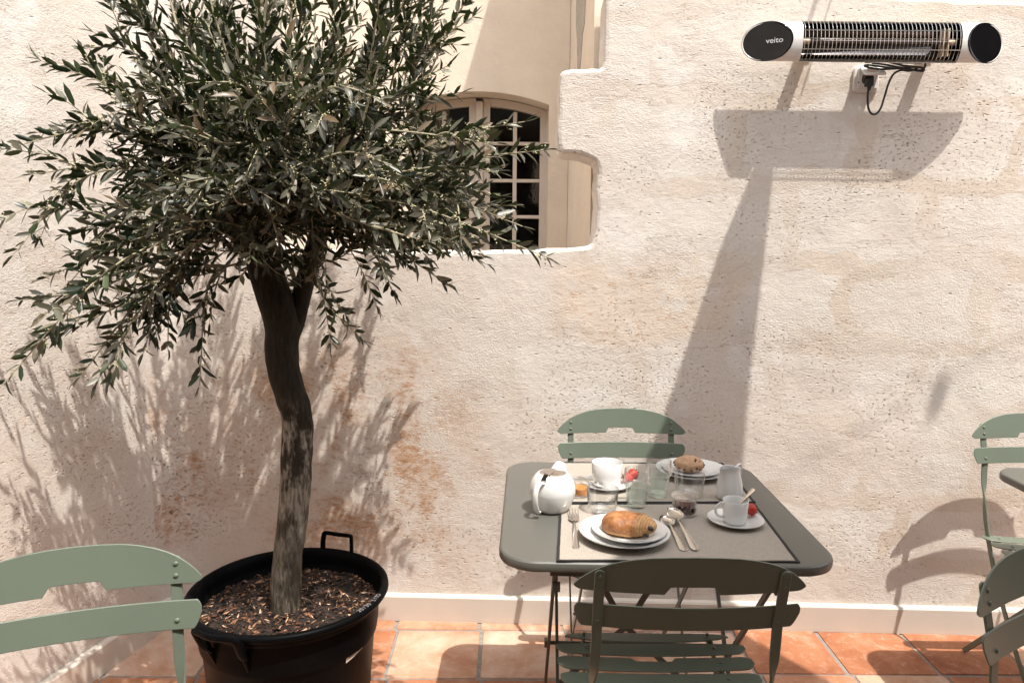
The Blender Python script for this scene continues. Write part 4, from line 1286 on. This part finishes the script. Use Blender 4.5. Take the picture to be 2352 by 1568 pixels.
for body, a, sz in (('20/30', R(-27), .019), ('SITO', R(-14), .019)):
    for i, chh in enumerate(body):
        aa = a + (i - len(body) / 2 + .5) * .040
        tx = Vector((-math.sin(aa), math.cos(aa), 0)); ty = Vector((-math.cos(aa), -math.sin(aa), 0)); tz = Vector((0, 0, 1))
        Mx = Matrix.Translation((math.cos(aa) * .2745, math.sin(aa) * .2745, .4031)) @ Matrix(((tx.x, ty.x, tz.x, 0), (tx.y, ty.y, tz.y, 0), (tx.z, ty.z, tz.z, 0), (0, 0, 0, 1)))
        if i == 0: acc = MB()
        cu = text_obj('rim_print', chh, sz, M['silver_ink'], pot, Mx, .0001)
        acc.add([v.co[:] for v in cu.data.vertices], [tuple(p.vertices) for p in cu.data.polygons])
        bpy.data.objects.remove(cu)
    acc.build('rim_print', M['silver_ink'], pot, smooth=False, fix=False)

rnd = random.Random(11)
m = MB(); vs = []; NR, NS = 26, 72
sz_ = lambda x, y: .338 + .010 * noise.noise(Vector((x * 9, y * 9, 0))) + .006 * noise.noise(Vector((x * 40, y * 40, 2)))
for i in range(NR + 1):
    for k in range(NS):
        a = 2 * PI * k / NS; r_ = .2562 * i / NR; x, y = math.cos(a) * r_, math.sin(a) * r_
        vs.append((x, y, sz_(x, y)))
fs = []
for i in range(NR):
    for k in range(NS):
        l = (k + 1) % NS; fs.append((i * NS + k, (i + 1) * NS + k, (i + 1) * NS + l, i * NS + l))
m.add(vs, fs, .1)
for k in range(4300):
    a = rnd.uniform(0, 2 * PI); r_ = .252 * math.sqrt(rnd.random()); x, y = math.cos(a) * r_, math.sin(a) * r_
    L = rnd.choice((.006, .008, .011, .014, .018, .024)) * rnd.uniform(.7, 1.2); wd = L * rnd.uniform(.18, .5)
    t = rnd.random() ** 1.25
    if k < 40: L *= 2.0; wd = L * .22; t = rnd.uniform(.9, 1)
    th = rnd.uniform(.0006, .002)
    q = Matrix.Rotation(rnd.uniform(0, 2 * PI), 3, 'Z') @ Matrix.Rotation(rnd.gauss(0, .45), 3, 'X') @ Matrix.Rotation(rnd.gauss(0, .35), 3, 'Y')
    c = Vector((x, y, sz_(x, y) + rnd.uniform(.0005, .006)))
    vs = [c + q @ Vector(v) for v in ((-L / 2, -wd * .3, 0), (L * .1, -wd / 2, 0), (L / 2, 0, 0), (0, wd / 2, 0), (0, 0, th))]
    m.add(vs, [(0, 1, 4), (1, 2, 4), (2, 3, 4), (3, 0, 4), (3, 2, 1, 0)], t)
mu = m.build('bark_mulch', M['mulch'], None, smooth=False, tones=True, fix=False)
mu.location = (-.645, 2.048, 0)
tag(mu, 'dark bark mulch with pale wood chips filling the black pot', 'mulch', kind='stuff')

# ================================================================== olive tree
tree = empty('olive_tree', (-.657, 2.05, .34), 0, 'olive tree with a crooked trunk and spreading silvery-green crown, in the black pot', 'olive tree')
def trunk_mesh(m, pts, rad, seg=28, seed=0):
    P = smooth_path(pts, 7); n = len(P); rr = []
    for i in range(n):
        t = i / (n - 1) * (len(rad) - 1); k = min(int(t), len(rad) - 2); rr.append(rad[k] + (rad[k + 1] - rad[k]) * (t - k))
    vs = []
    for i in range(n):
        T = (P[min(i + 1, n - 1)] - P[max(i - 1, 0)]).normalized()
        u = Vector((1, 0, 0)); u = (u - T * u.dot(T)).normalized(); v = T.cross(u)
        for k in range(seg):
            a = 2 * PI * k / seg
            d = u * math.cos(a) + v * math.sin(a)
            q = P[i] + d * rr[i]
            f = 1 + .035 * abs(noise.noise(Vector((math.cos(a) * 7, math.sin(a) * 7, q.z * 14 + seed)))) + .08 * noise.noise(Vector((math.cos(a) * 3, math.sin(a) * 3, q.z * 22 + seed))) + .08 * noise.noise(Vector((math.cos(a) * 1.6, math.sin(a) * 1.6, q.z * 7 + seed))) + .04 * noise.noise(Vector((math.cos(a) * 5, math.sin(a) * 5, q.z * 5 + seed)))
            vs.append(P[i] + d * rr[i] * f)
    fs = []
    for i in range(n - 1):
        for k in range(seg):
            l = (k + 1) % seg; fs.append((i * seg + k, i * seg + l, (i + 1) * seg + l, (i + 1) * seg + k))
    fs.append(tuple(range(seg - 1, -1, -1))); fs.append(tuple((n - 1) * seg + k for k in range(seg)))
    m.add(vs, fs)
TO = Vector((-.657, 2.05, .34))
def rel(p): return Vector(p) - TO
m = MB()
trunk_mesh(m, [rel(p) for p in ((-.657, 2.05, .30), (-.655, 2.05, .37), (-.650, 2.05, .46), (-.634, 2.05, .58), (-.621, 2.05, .68), (-.612, 2.052, .80), (-.610, 2.055, .90), (-.625, 2.052, .97), (-.641, 2.05, 1.04), (-.645, 2.05, 1.10), (-.640, 2.05, 1.16), (-.655, 2.045, 1.23), (-.680, 2.04, 1.32), (-.692, 2.035, 1.40), (-.690, 2.03, 1.50), (-.70, 2.02, 1.62), (-.69, 2.0, 1.80))],
           [.046, .043, .041, .041, .042, .043, .042, .043, .045, .046, .047, .048, .045, .040, .034, .026, .018])
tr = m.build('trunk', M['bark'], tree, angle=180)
def limb(pts, rad, seed):
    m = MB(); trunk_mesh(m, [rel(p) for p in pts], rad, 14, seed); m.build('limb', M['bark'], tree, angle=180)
limb([(-.635, 2.07, 1.10), (-.605, 2.075, 1.20), (-.585, 2.08, 1.28), (-.555, 2.09, 1.38), (-.525, 2.09, 1.48), (-.49, 2.07, 1.60), (-.44, 2.03, 1.75)], [.024, .026, .027, .028, .025, .020, .014], 3)
limb([(-.69, 2.03, 1.36), (-.74, 2.02, 1.42), (-.80, 1.99, 1.50), (-.88, 1.96, 1.58)], [.030, .024, .018, .010], 5)
limb([(-.70, 2.02, 1.50), (-.78, 2.05, 1.62), (-.84, 2.08, 1.76)], [.022, .016, .008], 6)
limb([(-.525, 2.09, 1.46), (-.43, 2.08, 1.53), (-.33, 2.02, 1.58)], [.020, .015, .008], 8)
limb([(-.70, 2.0, 1.60), (-.66, 1.88, 1.68), (-.62, 1.78, 1.72)], [.018, .012, .006], 9)
limb([(-.70, 2.03, 1.60), (-.70, 2.2, 1.72), (-.68, 2.3, 1.78)], [.016, .012, .006], 10)

SHOOTS = [[[-0.762,1.95,1.592],[-0.917,1.895,1.744],[-1.136,1.85,1.825]],[[-0.921,1.9,1.713],[-0.992,1.878,1.771],[-1.046,1.86,1.853]],[[-0.784,1.95,1.603],[-1.015,1.868,1.666],[-1.219,1.8,1.609]],[[-0.794,1.95,1.63],[-1.0,1.922,1.684],[-1.185,1.9,1.664]],[[-0.763,1.95,1.57],[-1.019,1.824,1.557],[-1.154,1.72,1.364]],[[-0.787,1.95,1.548],[-1.017,1.922,1.588],[-1.209,1.9,1.562]],[[-0.833,2.0,1.495],[-1.003,1.945,1.469],[-1.124,1.9,1.301]],[[-0.803,1.95,1.437],[-0.961,1.768,1.329],[-1.145,1.62,1.067]],[[-0.851,1.95,1.391],[-1.04,1.868,1.281],[-1.201,1.8,1.252]],[[-0.793,1.95,1.414],[-0.894,1.84,1.295],[-1.036,1.75,1.074]],[[-0.771,1.95,1.392],[-0.865,1.895,1.303],[-0.87,1.85,1.13]],[[-0.843,1.9,1.325],[-0.908,1.818,1.242],[-1.0,1.75,1.058]],[[-0.723,2.0,1.346],[-0.792,1.934,1.291],[-0.807,1.88,1.029]],[[-0.863,2.0,1.345],[-0.898,1.89,1.259],[-0.906,1.8,1.126]],[[-0.811,2.05,1.392],[-0.976,2.022,1.414],[-1.265,2.0,1.295]],[[-0.796,1.95,1.347],[-0.988,1.868,1.238],[-1.194,1.8,1.134]],[[-0.846,2.0,1.686],[-0.948,1.973,1.866],[-1.06,1.95,1.917]],[[-0.81,2.0,1.731],[-0.889,1.945,1.891],[-0.979,1.9,2.001]],[[-0.775,2.0,1.753],[-0.834,1.973,1.92],[-0.903,1.95,2.079]],[[-0.707,2.0,1.743],[-0.756,1.973,1.942],[-0.793,1.95,2.121]],[[-0.623,1.95,1.735],[-0.619,1.895,1.931],[-0.618,1.85,2.114]],[[-0.57,2.0,1.744],[-0.544,1.973,1.964],[-0.5,1.95,2.154]],[[-0.525,2.0,1.744],[-0.439,1.945,1.936],[-0.372,1.9,2.105]],[[-0.491,2.0,1.711],[-0.342,1.945,1.874],[-0.236,1.9,2.047]],[[-0.48,2.0,1.689],[-0.309,1.945,1.822],[-0.103,1.9,1.947]],[[-0.458,2.0,1.667],[-0.306,1.917,1.763],[-0.158,1.85,1.822]],[[-0.444,2.05,1.776],[-0.287,2.022,1.905],[-0.137,2.0,2.06]],[[-0.481,2.0,1.656],[-0.315,1.973,1.741],[-0.136,1.95,1.776]],[[-0.47,1.95,1.617],[-0.235,1.868,1.651],[0.026,1.8,1.684]],[[-0.471,1.95,1.573],[-0.19,1.84,1.596],[0.073,1.75,1.613]],[[-0.521,1.9,1.674],[-0.291,1.818,1.664],[-0.04,1.75,1.627]],[[-0.472,1.95,1.54],[-0.218,1.895,1.548],[-0.031,1.85,1.515]],[[-0.503,1.9,1.546],[-0.24,1.818,1.532],[0.022,1.75,1.439]],[[-0.548,1.9,1.525],[-0.249,1.801,1.489],[0.078,1.72,1.369]],[[-0.473,1.95,1.484],[-0.24,1.895,1.44],[-0.068,1.85,1.349]],[[-0.451,1.95,1.44],[-0.31,1.911,1.385],[-0.162,1.88,1.293]],[[-0.487,2.0,1.417],[-0.361,1.945,1.373],[-0.306,1.9,1.268]],[[-0.521,1.95,1.394],[-0.483,1.879,1.263],[-0.371,1.82,1.16]],[[-0.558,2.0,1.371],[-0.482,1.973,1.349],[-0.396,1.95,1.395]],[[-0.554,1.85,1.542],[-0.388,1.768,1.456],[-0.176,1.7,1.397]],[[-0.617,1.85,1.563],[-0.581,1.795,1.476],[-0.549,1.75,1.394]],[[-0.557,1.8,1.629],[-0.475,1.718,1.532],[-0.314,1.65,1.5]],[[-0.658,1.85,1.614],[-0.723,1.768,1.534],[-0.768,1.7,1.451]],[[-0.571,1.85,1.667],[-0.623,1.768,1.752],[-0.714,1.7,1.747]],[[-0.549,1.85,1.687],[-0.422,1.768,1.753],[-0.291,1.7,1.713]],[[-0.577,1.8,1.639],[-0.649,1.718,1.618],[-0.708,1.65,1.636]],[[-0.732,2.1,1.392],[-0.595,2.128,1.319],[-0.68,2.15,1.217]],[[-0.691,2.05,1.393],[-0.777,2.078,1.295],[-0.919,2.1,1.342]],[[-0.705,2.1,1.465],[-0.903,2.128,1.391],[-1.041,2.15,1.34]],[[-0.539,1.8,1.538],[-0.615,1.718,1.482],[-0.628,1.65,1.526]],[[-0.496,1.8,1.579],[-0.371,1.701,1.599],[-0.26,1.62,1.563]]]
rnd = random.Random(21)
leafv, leaff, leaft = [], [], []
twig = MB(); bud = MB()
def add_leaf(p, d, nrm_, L, W, tone):
    """lance-shaped leaf with a folded midrib, growing from p along d"""
    s = d.cross(nrm_)
    if s.length < 1e-4: return
    s.normalize(); nn_ = s.cross(d).normalized()
    curl = rnd.gauss(.04, .15) * L; fold = W * rnd.uniform(.05, .32)
    def c(t): return p + d * (L * t) - nn_ * (curl * t * t)
    b = len(leafv)
    leafv.extend([c(0), c(.28), c(.62), c(1.)])
    leafv.extend([c(.26) + s * W * .40 + nn_ * fold, c(.66) + s * W * .43 + nn_ * fold, c(.26) - s * W * .40 + nn_ * fold, c(.66) - s * W * .43 + nn_ * fold])
    leaff.extend([(b, b + 1, b + 4), (b + 4, b + 1, b + 2, b + 5), (b + 5, b + 2, b + 3), (b, b + 6, b + 1), (b + 6, b + 7, b + 2, b + 1), (b + 7, b + 3, b + 2)])
    leaft.extend([tone] * 6)
def add_bud(p, d):
    n = rnd.randint(5, 9)
    for k in range(n):
        q = p + d * (.003 * k) + Vector((rnd.gauss(0, .0028), rnd.gauss(0, .0028), rnd.gauss(0, .0028)))
        s = rnd.uniform(.0015, .0026)
        bud.add([q + Vector((s, 0, 0)), q + Vector((0, s, 0)), q + Vector((-s, 0, 0)), q + Vector((0, -s, 0)), q + Vector((0, 0, s)), q + Vector((0, 0, -s))],
                [(0, 1, 4), (1, 2, 4), (2, 3, 4), (3, 0, 4), (1, 0, 5), (2, 1, 5), (3, 2, 5), (0, 3, 5)])
def shoot(pts, r0=.0030, t0=.12, spacing=.0195, big=1., buds=.30, sub=True):
    P = smooth_path([rel(p) for p in pts], 8)
    n = len(P); L = sum((P[i + 1] - P[i]).length for i in range(n - 1))
    if L < .03: return
    twig.tube(P, [r0 * (1 - .72 * i / (n - 1)) for i in range(n)], 5, caps=False)
    # walk
    s = 0; nxt = L * t0; ph = rnd.uniform(0, PI); i = 0; acc = 0
    seglen = [(P[k + 1] - P[k]).length for k in range(n - 1)]
    while nxt < L:
        while i < n - 2 and acc + seglen[i] < nxt: acc += seglen[i]; i += 1
        f = (nxt - acc) / max(seglen[i], 1e-6); q = P[i].lerp(P[i + 1], min(1, f)); T = (P[i + 1] - P[i]).normalized()
        u = T.cross(Vector((0, 0, 1)));
        if u.length < .05: u = Vector((1, 0, 0))
        u.normalize(); v = T.cross(u)
        a = ph + rnd.gauss(0, .25)
        tl = nxt / L
        size = big * (.62 + .5 * math.sin(min(1, tl * 1.1) * PI * .85)) * rnd.uniform(.8, 1.15)
        if tl > .95: size *= .75
        for sg in (0, PI):
            if rnd.random() < .07: continue
            o = u * math.cos(a + sg) + v * math.sin(a + sg)
            o = (o + Vector((0, 0, .12))).normalized()
            ang = rnd.uniform(.6, 1.2) * (1 - .3 * tl)
            d = (T * math.cos(ang) + o * math.sin(ang)).normalized()
            up_ = (T * .75 + Vector((0, 0, .55)) + Vector((rnd.gauss(0, .4), rnd.gauss(0, .4), rnd.gauss(0, .3))))
            add_leaf(q, d, up_ - d * up_.dot(d), .050 * size * rnd.uniform(.68, 1.2), .0148 * size ** .6, rnd.random())
            if rnd.random() < buds: add_bud(q, (d * .5 + Vector((0, 0, .6)) * rnd.random() + o * .5).normalized())
        ph += PI / 2; nxt += spacing * rnd.uniform(.8, 1.25)
    # end tuft
    T = (P[-1] - P[-2]).normalized()
    for k in range(2):
        o = Vector((rnd.gauss(0, 1), rnd.gauss(0, 1), rnd.gauss(0, 1)))
        add_leaf(P[-1], (T + o * .18).normalized(), Vector((0, 0, 1)) + o * .2, .040 * big * rnd.uniform(.8, 1.1), .0088, rnd.random())
def wallclear(p):            # keep everything clear of the two walls
    p = Vector(p); ym = 2.61 - p.x * .035 - .06
    if p.y > ym: p.y = ym
    xm = -1.243 - (2.655 - p.y) * .238 + .07
    if p.x < xm: p.x = xm
    return p
for pts in SHOOTS:
    pts = [wallclear(p) for p in pts]
    shoot(pts, .0040, .10, .0225)
    # side shoots along the long ones
    a, b, c = [Vector(p) for p in pts]
    L = (b - a).length + (c - b).length
    for k in range(int(L / .15)):
        t = rnd.uniform(.15, .72)
        p = a.lerp(b, t * 2) if t < .5 else b.lerp(c, t * 2 - 1)
        T = (c - a).normalized()
        d = (T + Vector((rnd.gauss(0, .5), rnd.gauss(0, .35), rnd.gauss(-.05, .5)))).normalized()
        l = rnd.uniform(.08, .20) * (1.1 - t * .5)
        shoot([p, wallclear(p + d * l * .5 + Vector((0, 0, .004))), wallclear(p + d * l + Vector((0, 0, -.02)))], .0022, .15, .0215, .92)
CC = Vector((-.645, 1.985, 1.60))
def rand_dir():
    while True:
        v = Vector((rnd.gauss(0, 1), rnd.gauss(0, 1), rnd.gauss(0, 1)))
        if v.length > .1: return v.normalized()
for k in range(310):
    d = rand_dir()
    if d.z < -.62: continue
    hub = CC + Vector((rnd.gauss(0, .13), rnd.gauss(0, .08), rnd.gauss(-.04, .07)))
    rx = .47 if d.x > 0 else .38
    rz = .48 if d.z > 0 else .25
    e_ = Vector((d.x * rx, d.y * .42, d.z * rz)) * rnd.uniform(.55, 1.04)
    end = CC + e_
    if d.z < 0.05: end.z -= .04 * abs(d.x)
    mid = hub.lerp(end, .5) + Vector((0, 0, .05 * (1 - abs(d.z)) + rnd.gauss(0, .02)))
    st = hub.lerp(end, rnd.uniform(.05, .35))
    shoot([wallclear(st), wallclear(mid.lerp(end, .25)), wallclear(end)], .0029, .06, .0225, rnd.uniform(.85, 1.08), .28)
for k in range(105):
    x = -.645 + rnd.uniform(-.36, .42); y = rnd.uniform(1.78, 2.25); z = rnd.uniform(1.40, 1.58)
    d = Vector(((x + .645) * 1.6 + rnd.gauss(0, .4), (y - 2.0) * 1.2 + rnd.gauss(0, .35), rnd.uniform(-.35, .35))).normalized(); l = rnd.uniform(.14, .28)
    e1 = Vector((x, y, z)) + d * l; e1.z = max(e1.z, 1.33)
    shoot([wallclear((x, y, z)), wallclear(Vector((x, y, z)) + d * l * .5 + Vector((0, 0, .012))), wallclear(e1)], .0024, .05, .019, rnd.uniform(.85, 1.05), .2)
for k in range(34):      # leafy sprays in front of the fork
    x = -.655 + rnd.gauss(.02, .11); y = rnd.uniform(1.86, 1.96); z = rnd.uniform(1.37, 1.50)
    d = Vector((rnd.gauss(0, .7), rnd.gauss(-.2, .3), rnd.uniform(-.7, .2))).normalized(); l = rnd.uniform(.10, .19)
    e1 = Vector((x, y, z)) + d * l; e1.z = max(e1.z, 1.30)
    shoot([(x, y, z), Vector((x, y, z)) + d * l * .5 + Vector((0, 0, .012)), e1], .0022, .05, .020, rnd.uniform(.85, 1.05), .2)
# tall upper shoots running out of the top of the picture
for k in range(75):
    x = -.655 + rnd.uniform(-.26, .42); y = 2.04 + rnd.gauss(0, .17); z = rnd.uniform(1.62, 2.15)
    d = Vector(((x + .655) * .9 + rnd.gauss(0, .14), (y - 2.0) * .8 + rnd.gauss(0, .18), 1)).normalized(); l = rnd.uniform(.24, .44)
    shoot([wallclear((x, y, z)), wallclear(Vector((x, y, z)) + d * l * .5), wallclear(Vector((x, y, z)) + d * l + Vector((d.x * .05, 0, -.01)))], .0029, .1, .0225, 1., .2)
me = bpy.data.meshes.new('crown'); me.from_pydata(leafv, [], leaff)
at = me.attributes.new('tone', 'FLOAT', 'FACE'); at.data.foreach_set('value', leaft)
me.materials.append(M['leaf']); me.polygons.foreach_set('use_smooth', [True] * len(me.polygons))
co = bpy.data.objects.new('crown', me); COL.objects.link(co); co.parent = tree
tw = twig.build('twigs', M['stem'], tree, angle=180, fix=False)
tw['kind'] = 'stuff'
o = bud.build('flower_buds', M['buds'], tree, smooth=False, fix=False); o['kind'] = 'stuff'
print('leaves', len(leaft) // 6, 'twig faces', len(twig.f), 'buds', len(bud.f) // 8)

# ================================================================== patio heater on the wall
HT = R(.55)
he = empty('patio_heater', wall_empty_loc(1.155, 0, 2.043), -PS, 'long infrared patio heater with white ends and black glass caps, high on the wall', 'heater')
he.rotation_euler = (0, HT, -PS)
oB, oF, hz = .072, .137, .0605           # back, front of the body; half height
oC, hd_ = (oB + oF) / 2, (oF - oB) / 2
S0, S1 = -.413, .415                     # tips at the back
CUT = .140
G0, G1 = -.238, .255
def ell(a, s, k=1.): return Vector((s, -(oC + hd_ * math.cos(a) * k), hz * math.sin(a) * k))   # a=0 front
def cut0(a): return S0 + CUT * (1 + math.cos(a)) / 2
def cut1(a): return S1 - CUT * (1 + math.cos(a)) / 2
NE = 48
m = MB()
def shell(sa, sb, a0, a1, n, th=.0025):
    vs = []
    for k in range(n + 1):
        a = a0 + (a1 - a0) * k / n
        A, B = (sa(a) if callable(sa) else sa), (sb(a) if callable(sb) else sb)
        vs += [ell(a, A), ell(a, B), ell(a, B, 1 - .05), ell(a, A, 1 - .05)]
    fs = []
    for k in range(n):
        for j in range(4):
            l = (j + 1) % 4; fs.append((k * 4 + j, (k + 1) * 4 + j, (k + 1) * 4 + l, k * 4 + l))
    m.add(vs, fs)
shell(cut0, G0, 0, 2 * PI, NE); shell(G1, cut1, 0, 2 * PI, NE)
shell(G0, G1, R(86), R(360 - 84), 30)
m.build('white_housing', M['heater_white'], he, angle=40)
for nm, cf, sgn in (('end_cap', cut0, -1), ('end_cap', cut1, 1)):
    m = MB(); vs = []
    for k in range(NE):
        a = 2 * PI * k / NE; vs.append(ell(a, cf(a) + sgn * .001, 1.015))
    for k in range(NE):
        a = 2 * PI * k / NE; vs.append(ell(a, cf(a) - sgn * .004, 1.015))
    for k in range(NE):
        a = 2 * PI * k / NE; vs.append(ell(a, cf(a) * 1 + sgn * .0005, .93))
    fs = [tuple(range(2 * NE, 3 * NE))]
    for k in range(NE):
        l = (k + 1) % NE; fs += [(k, l, NE + l, NE + k), (k, 2 * NE + k, 2 * NE + l, l)]
    m.add(vs, fs)
    # the cap's face is centred on its cut plane: shift inner ring so the plate is planar
    for k in range(NE):
        a = 2 * PI * k / NE
        xa = cf(0) + (cf(PI) - cf(0)) * (1 - (math.cos(a) * .93 + 1) / 2) + sgn * .0005
        v = ell(a, xa, .93); m.v[2 * NE + k] = tuple(v)
    cap = m.build(nm, M['black_glass'], he, angle=30)
    if sgn == -1: capl = cap
# brand lettering on the left cap, lying in the cap's plane
fpt = ell(0, cut0(0)); bpt = ell(PI, cut0(PI)); tx = (fpt - bpt).normalized(); ty = Vector((0, 0, 1)); tz = tx.cross(ty)
cpos = bpt.lerp(fpt, .66) + tz * .0022
Mx = Matrix.Translation(cpos) @ Matrix(((tx.x, ty.x, tz.x, 0), (tx.y, ty.y, tz.y, 0), (tx.z, ty.z, tz.z, 0), (0, 0, 0, 1)))
text_obj('lettering', 'veito', .0235, M['white_ink'], capl, Mx @ Matrix.Diagonal((1.12, 1, 1, 1)), .0003)
m = MB()
for k in range(17):       # curved reflector inside
    pass
vs = []; nn_ = 20
for k in range(nn_ + 1):
    a = R(96) + R(168) * k / nn_
    for s in (G0 + .002, G1 - .002):
        vs.append(Vector((s, -(oC + .012 + (hd_ + .008) * math.cos(a)), hz * .90 * math.sin(a))))
m.add(vs, [(2 * k, 2 * k + 1, 2 * k + 3, 2 * k + 2) for k in range(nn_)])
for s in (G0 + .001, G1 - .001):
    vs = [ell(2 * PI * k / NE, s, .95) for k in range(NE)]; m.add(vs, [tuple(range(NE))])
m.build('reflector', M['reflector'], he, angle=60)
m = MB(); m.tube([(G0 + .004, -(oC + .002), .0), (G1 - .004, -(oC + .002), .0)], .0062, 12); hb = m.build('heating_tube', M['heat_tube'], he)
for s in (G0 + .008, G1 - .030):
    m = MB(); m.tube([(s, -(oC + .002), 0), (s + .022, -(oC + .002), 0)], .0085, 10); m.build('ceramic_end', M['ceramic'], he, angle=40)
for s in (G1 - .045, G1 - .03):
    m = MB(); m.box((s, -(oC - .006), 0), (.0035, .03, .085)); m.build('tube_holder', M['ceramic'], he)
m = MB(); NW = 40
for k in range(NW):
    s = G0 + .006 + (G1 - G0 - .012) * k / (NW - 1)
    m.tube([ell(R(88) - R(176) * j / 18, s, 1.0) for j in range(19)], .00085, 5, caps=False)
m.build('grille_wires', M['chrome'], he)['kind'] = 'stuff'
m = MB()
for a, r_ in ((88, .0016), (28, .0014), (-28, .0014), (-88, .0016), (3, .0008)):
    m.tube([ell(R(a), G0, 1.01), ell(R(a), G1, 1.01)], r_, 6)
m.build('grille_bars', M['chrome'], he)
for s in (-.19, .21):
    m = MB(); m.box((s, -.035, .0), (.03, .074, .045)); m.box((s, -.003, .0), (.05, .005, .07))
    m.build('bracket', M['heater_white'], he, bevel=.002)
# cord: coil under the heater and the loop down to the plug
def hp(s, off, z): return (s - 1.155, -off, z - 2.043)
m = MB()
m.tube(smooth_path([hp(1.326, .085, 1.992), hp(1.330, .075, 1.974), (1.318 - 1.155, -.06, 1.968 - 2.043), hp(1.27, .06, 1.974), hp(1.20, .055, 1.972), hp(1.150, .055, 1.980), hp(1.165, .045, 1.987), hp(1.24, .05, 1.978), hp(1.318, .055, 1.980), hp(1.336, .06, 1.972), hp(1.325, .068, 1.964), hp(1.28, .07, 1.970), hp(1.21, .065, 1.984), hp(1.165, .07, 1.988), hp(1.20, .075, 1.992), hp(1.26, .075, 1.980), hp(1.31, .07, 1.975), hp(1.29, .062, 1.966), hp(1.262, .06, 1.968), hp(1.240, .058, 1.955), hp(1.228, .055, 1.925), hp(1.221, .05, 1.885), hp(1.212, .05, 1.850), hp(1.199, .05, 1.832), hp(1.184, .05, 1.832), hp(1.172, .05, 1.850), hp(1.167, .05, 1.885), hp(1.169, .046, 1.918), hp(1.172, .038, 1.932)], 6), .0034, 8)
m.tube(smooth_path([hp(1.150, .05, 1.994), hp(1.20, .055, 1.996), hp(1.27, .06, 1.992), hp(1.33, .055, 1.994)], 6), .0034, 8)
m.build('power_cord', M['black_cord'], he)
m = MB(); m.box(hp(1.172, .040, 1.932), (.024, .022, .024)); m.tube([hp(1.172, .04, 1.946), hp(1.172, .012, 1.946)], .0165, 20)
m.tube([hp(1.172, .045, 1.925), hp(1.170, .047, 1.905)], [.009, .0045], 12)
m.build('plug', M['black_cord'], he, bevel=.003, seg=2)

so = empty('wall_socket', wall_empty_loc(1.174, 0, 1.950), -PS, 'white wall socket with raised splash lid, under the heater', 'socket')
m = MB(); m.prism(rrect(.083, .083, .012, 6), lambda u, v, t: (u, -t, v), 0, .011); m.build('back_plate', M['white_plastic'], so, bevel=.0025, seg=3, angle=30)
m = MB(); m.prism(rrect(.066, .066, .004, 4, .004, .002), lambda u, v, t: (u, -t, v), .0112, .017)
m.tube([(0, -.017, -.002), (0, -.021, -.002)], .0225, 28); m.build('socket_face', M['white_plastic'], so, bevel=.0012, seg=2, angle=30)
m = MB(); m.tube([(-.0285, -.0172, -.012), (-.0285, -.0176, -.012)], .0022, 10); m.tube([(0, -.0205, -.002), (0, -.0216, -.002)], .0195, 24)
m.build('socket_hole', M['black_cord'], so)
ROT = Matrix.Rotation(R(-52), 3, 'X')
m = MB()
outer = rrect(.070, .058, .005, 4, 0, -.029)
inner = [(math.cos(2 * PI * k / 20 + PI / 4) * .021, -.029 + math.sin(2 * PI * k / 20 + PI / 4) * .018) for k in range(20)]
def lidf(u, v, t):
    p = ROT @ Vector((u, -t, v)); return (p.x + .006, p.y - .018, p.z + .036)
vs = [lidf(u, v, 0) for u, v in outer] + [lidf(u, v, 0) for u, v in inner] + [lidf(u, v, .005) for u, v in outer] + [lidf(u, v, .005) for u, v in inner]
no = len(outer); ni = len(inner); fs = []
for base, flip in ((0, 0), (no + ni, 1)):
    for k in range(no):
        l = (k + 1) % no; f = (base + k, base + l, base + no + l, base + no + k); fs.append(f if flip else f[::-1])
for k in range(no): l = (k + 1) % no; fs.append((k, l, no + ni + l, no + ni + k))
for k in range(ni): l = (k + 1) % ni; fs.append((no + l, no + k, 2 * no + ni + k, 2 * no + ni + l))
m.add(vs, fs); ldd = m.build('splash_lid', M['white_plastic'], so, angle=30)
m = MB(); vs = []
for j, (k_, h_) in enumerate(((1, .004), (.85, .009), (.5, .013), (0, .0145))):
    for k in range(20):
        a = 2 * PI * k / 20 + PI / 4; vs.append(lidf(math.cos(a) * .021 * k_, -.029 + math.sin(a) * .018 * k_, h_))
m.add(vs, [(j * 20 + k, j * 20 + (k + 1) % 20, (j + 1) * 20 + (k + 1) % 20, (j + 1) * 20 + k) for j in range(3) for k in range(20)])
m.build('lid_bubble', M['glass'], ldd)
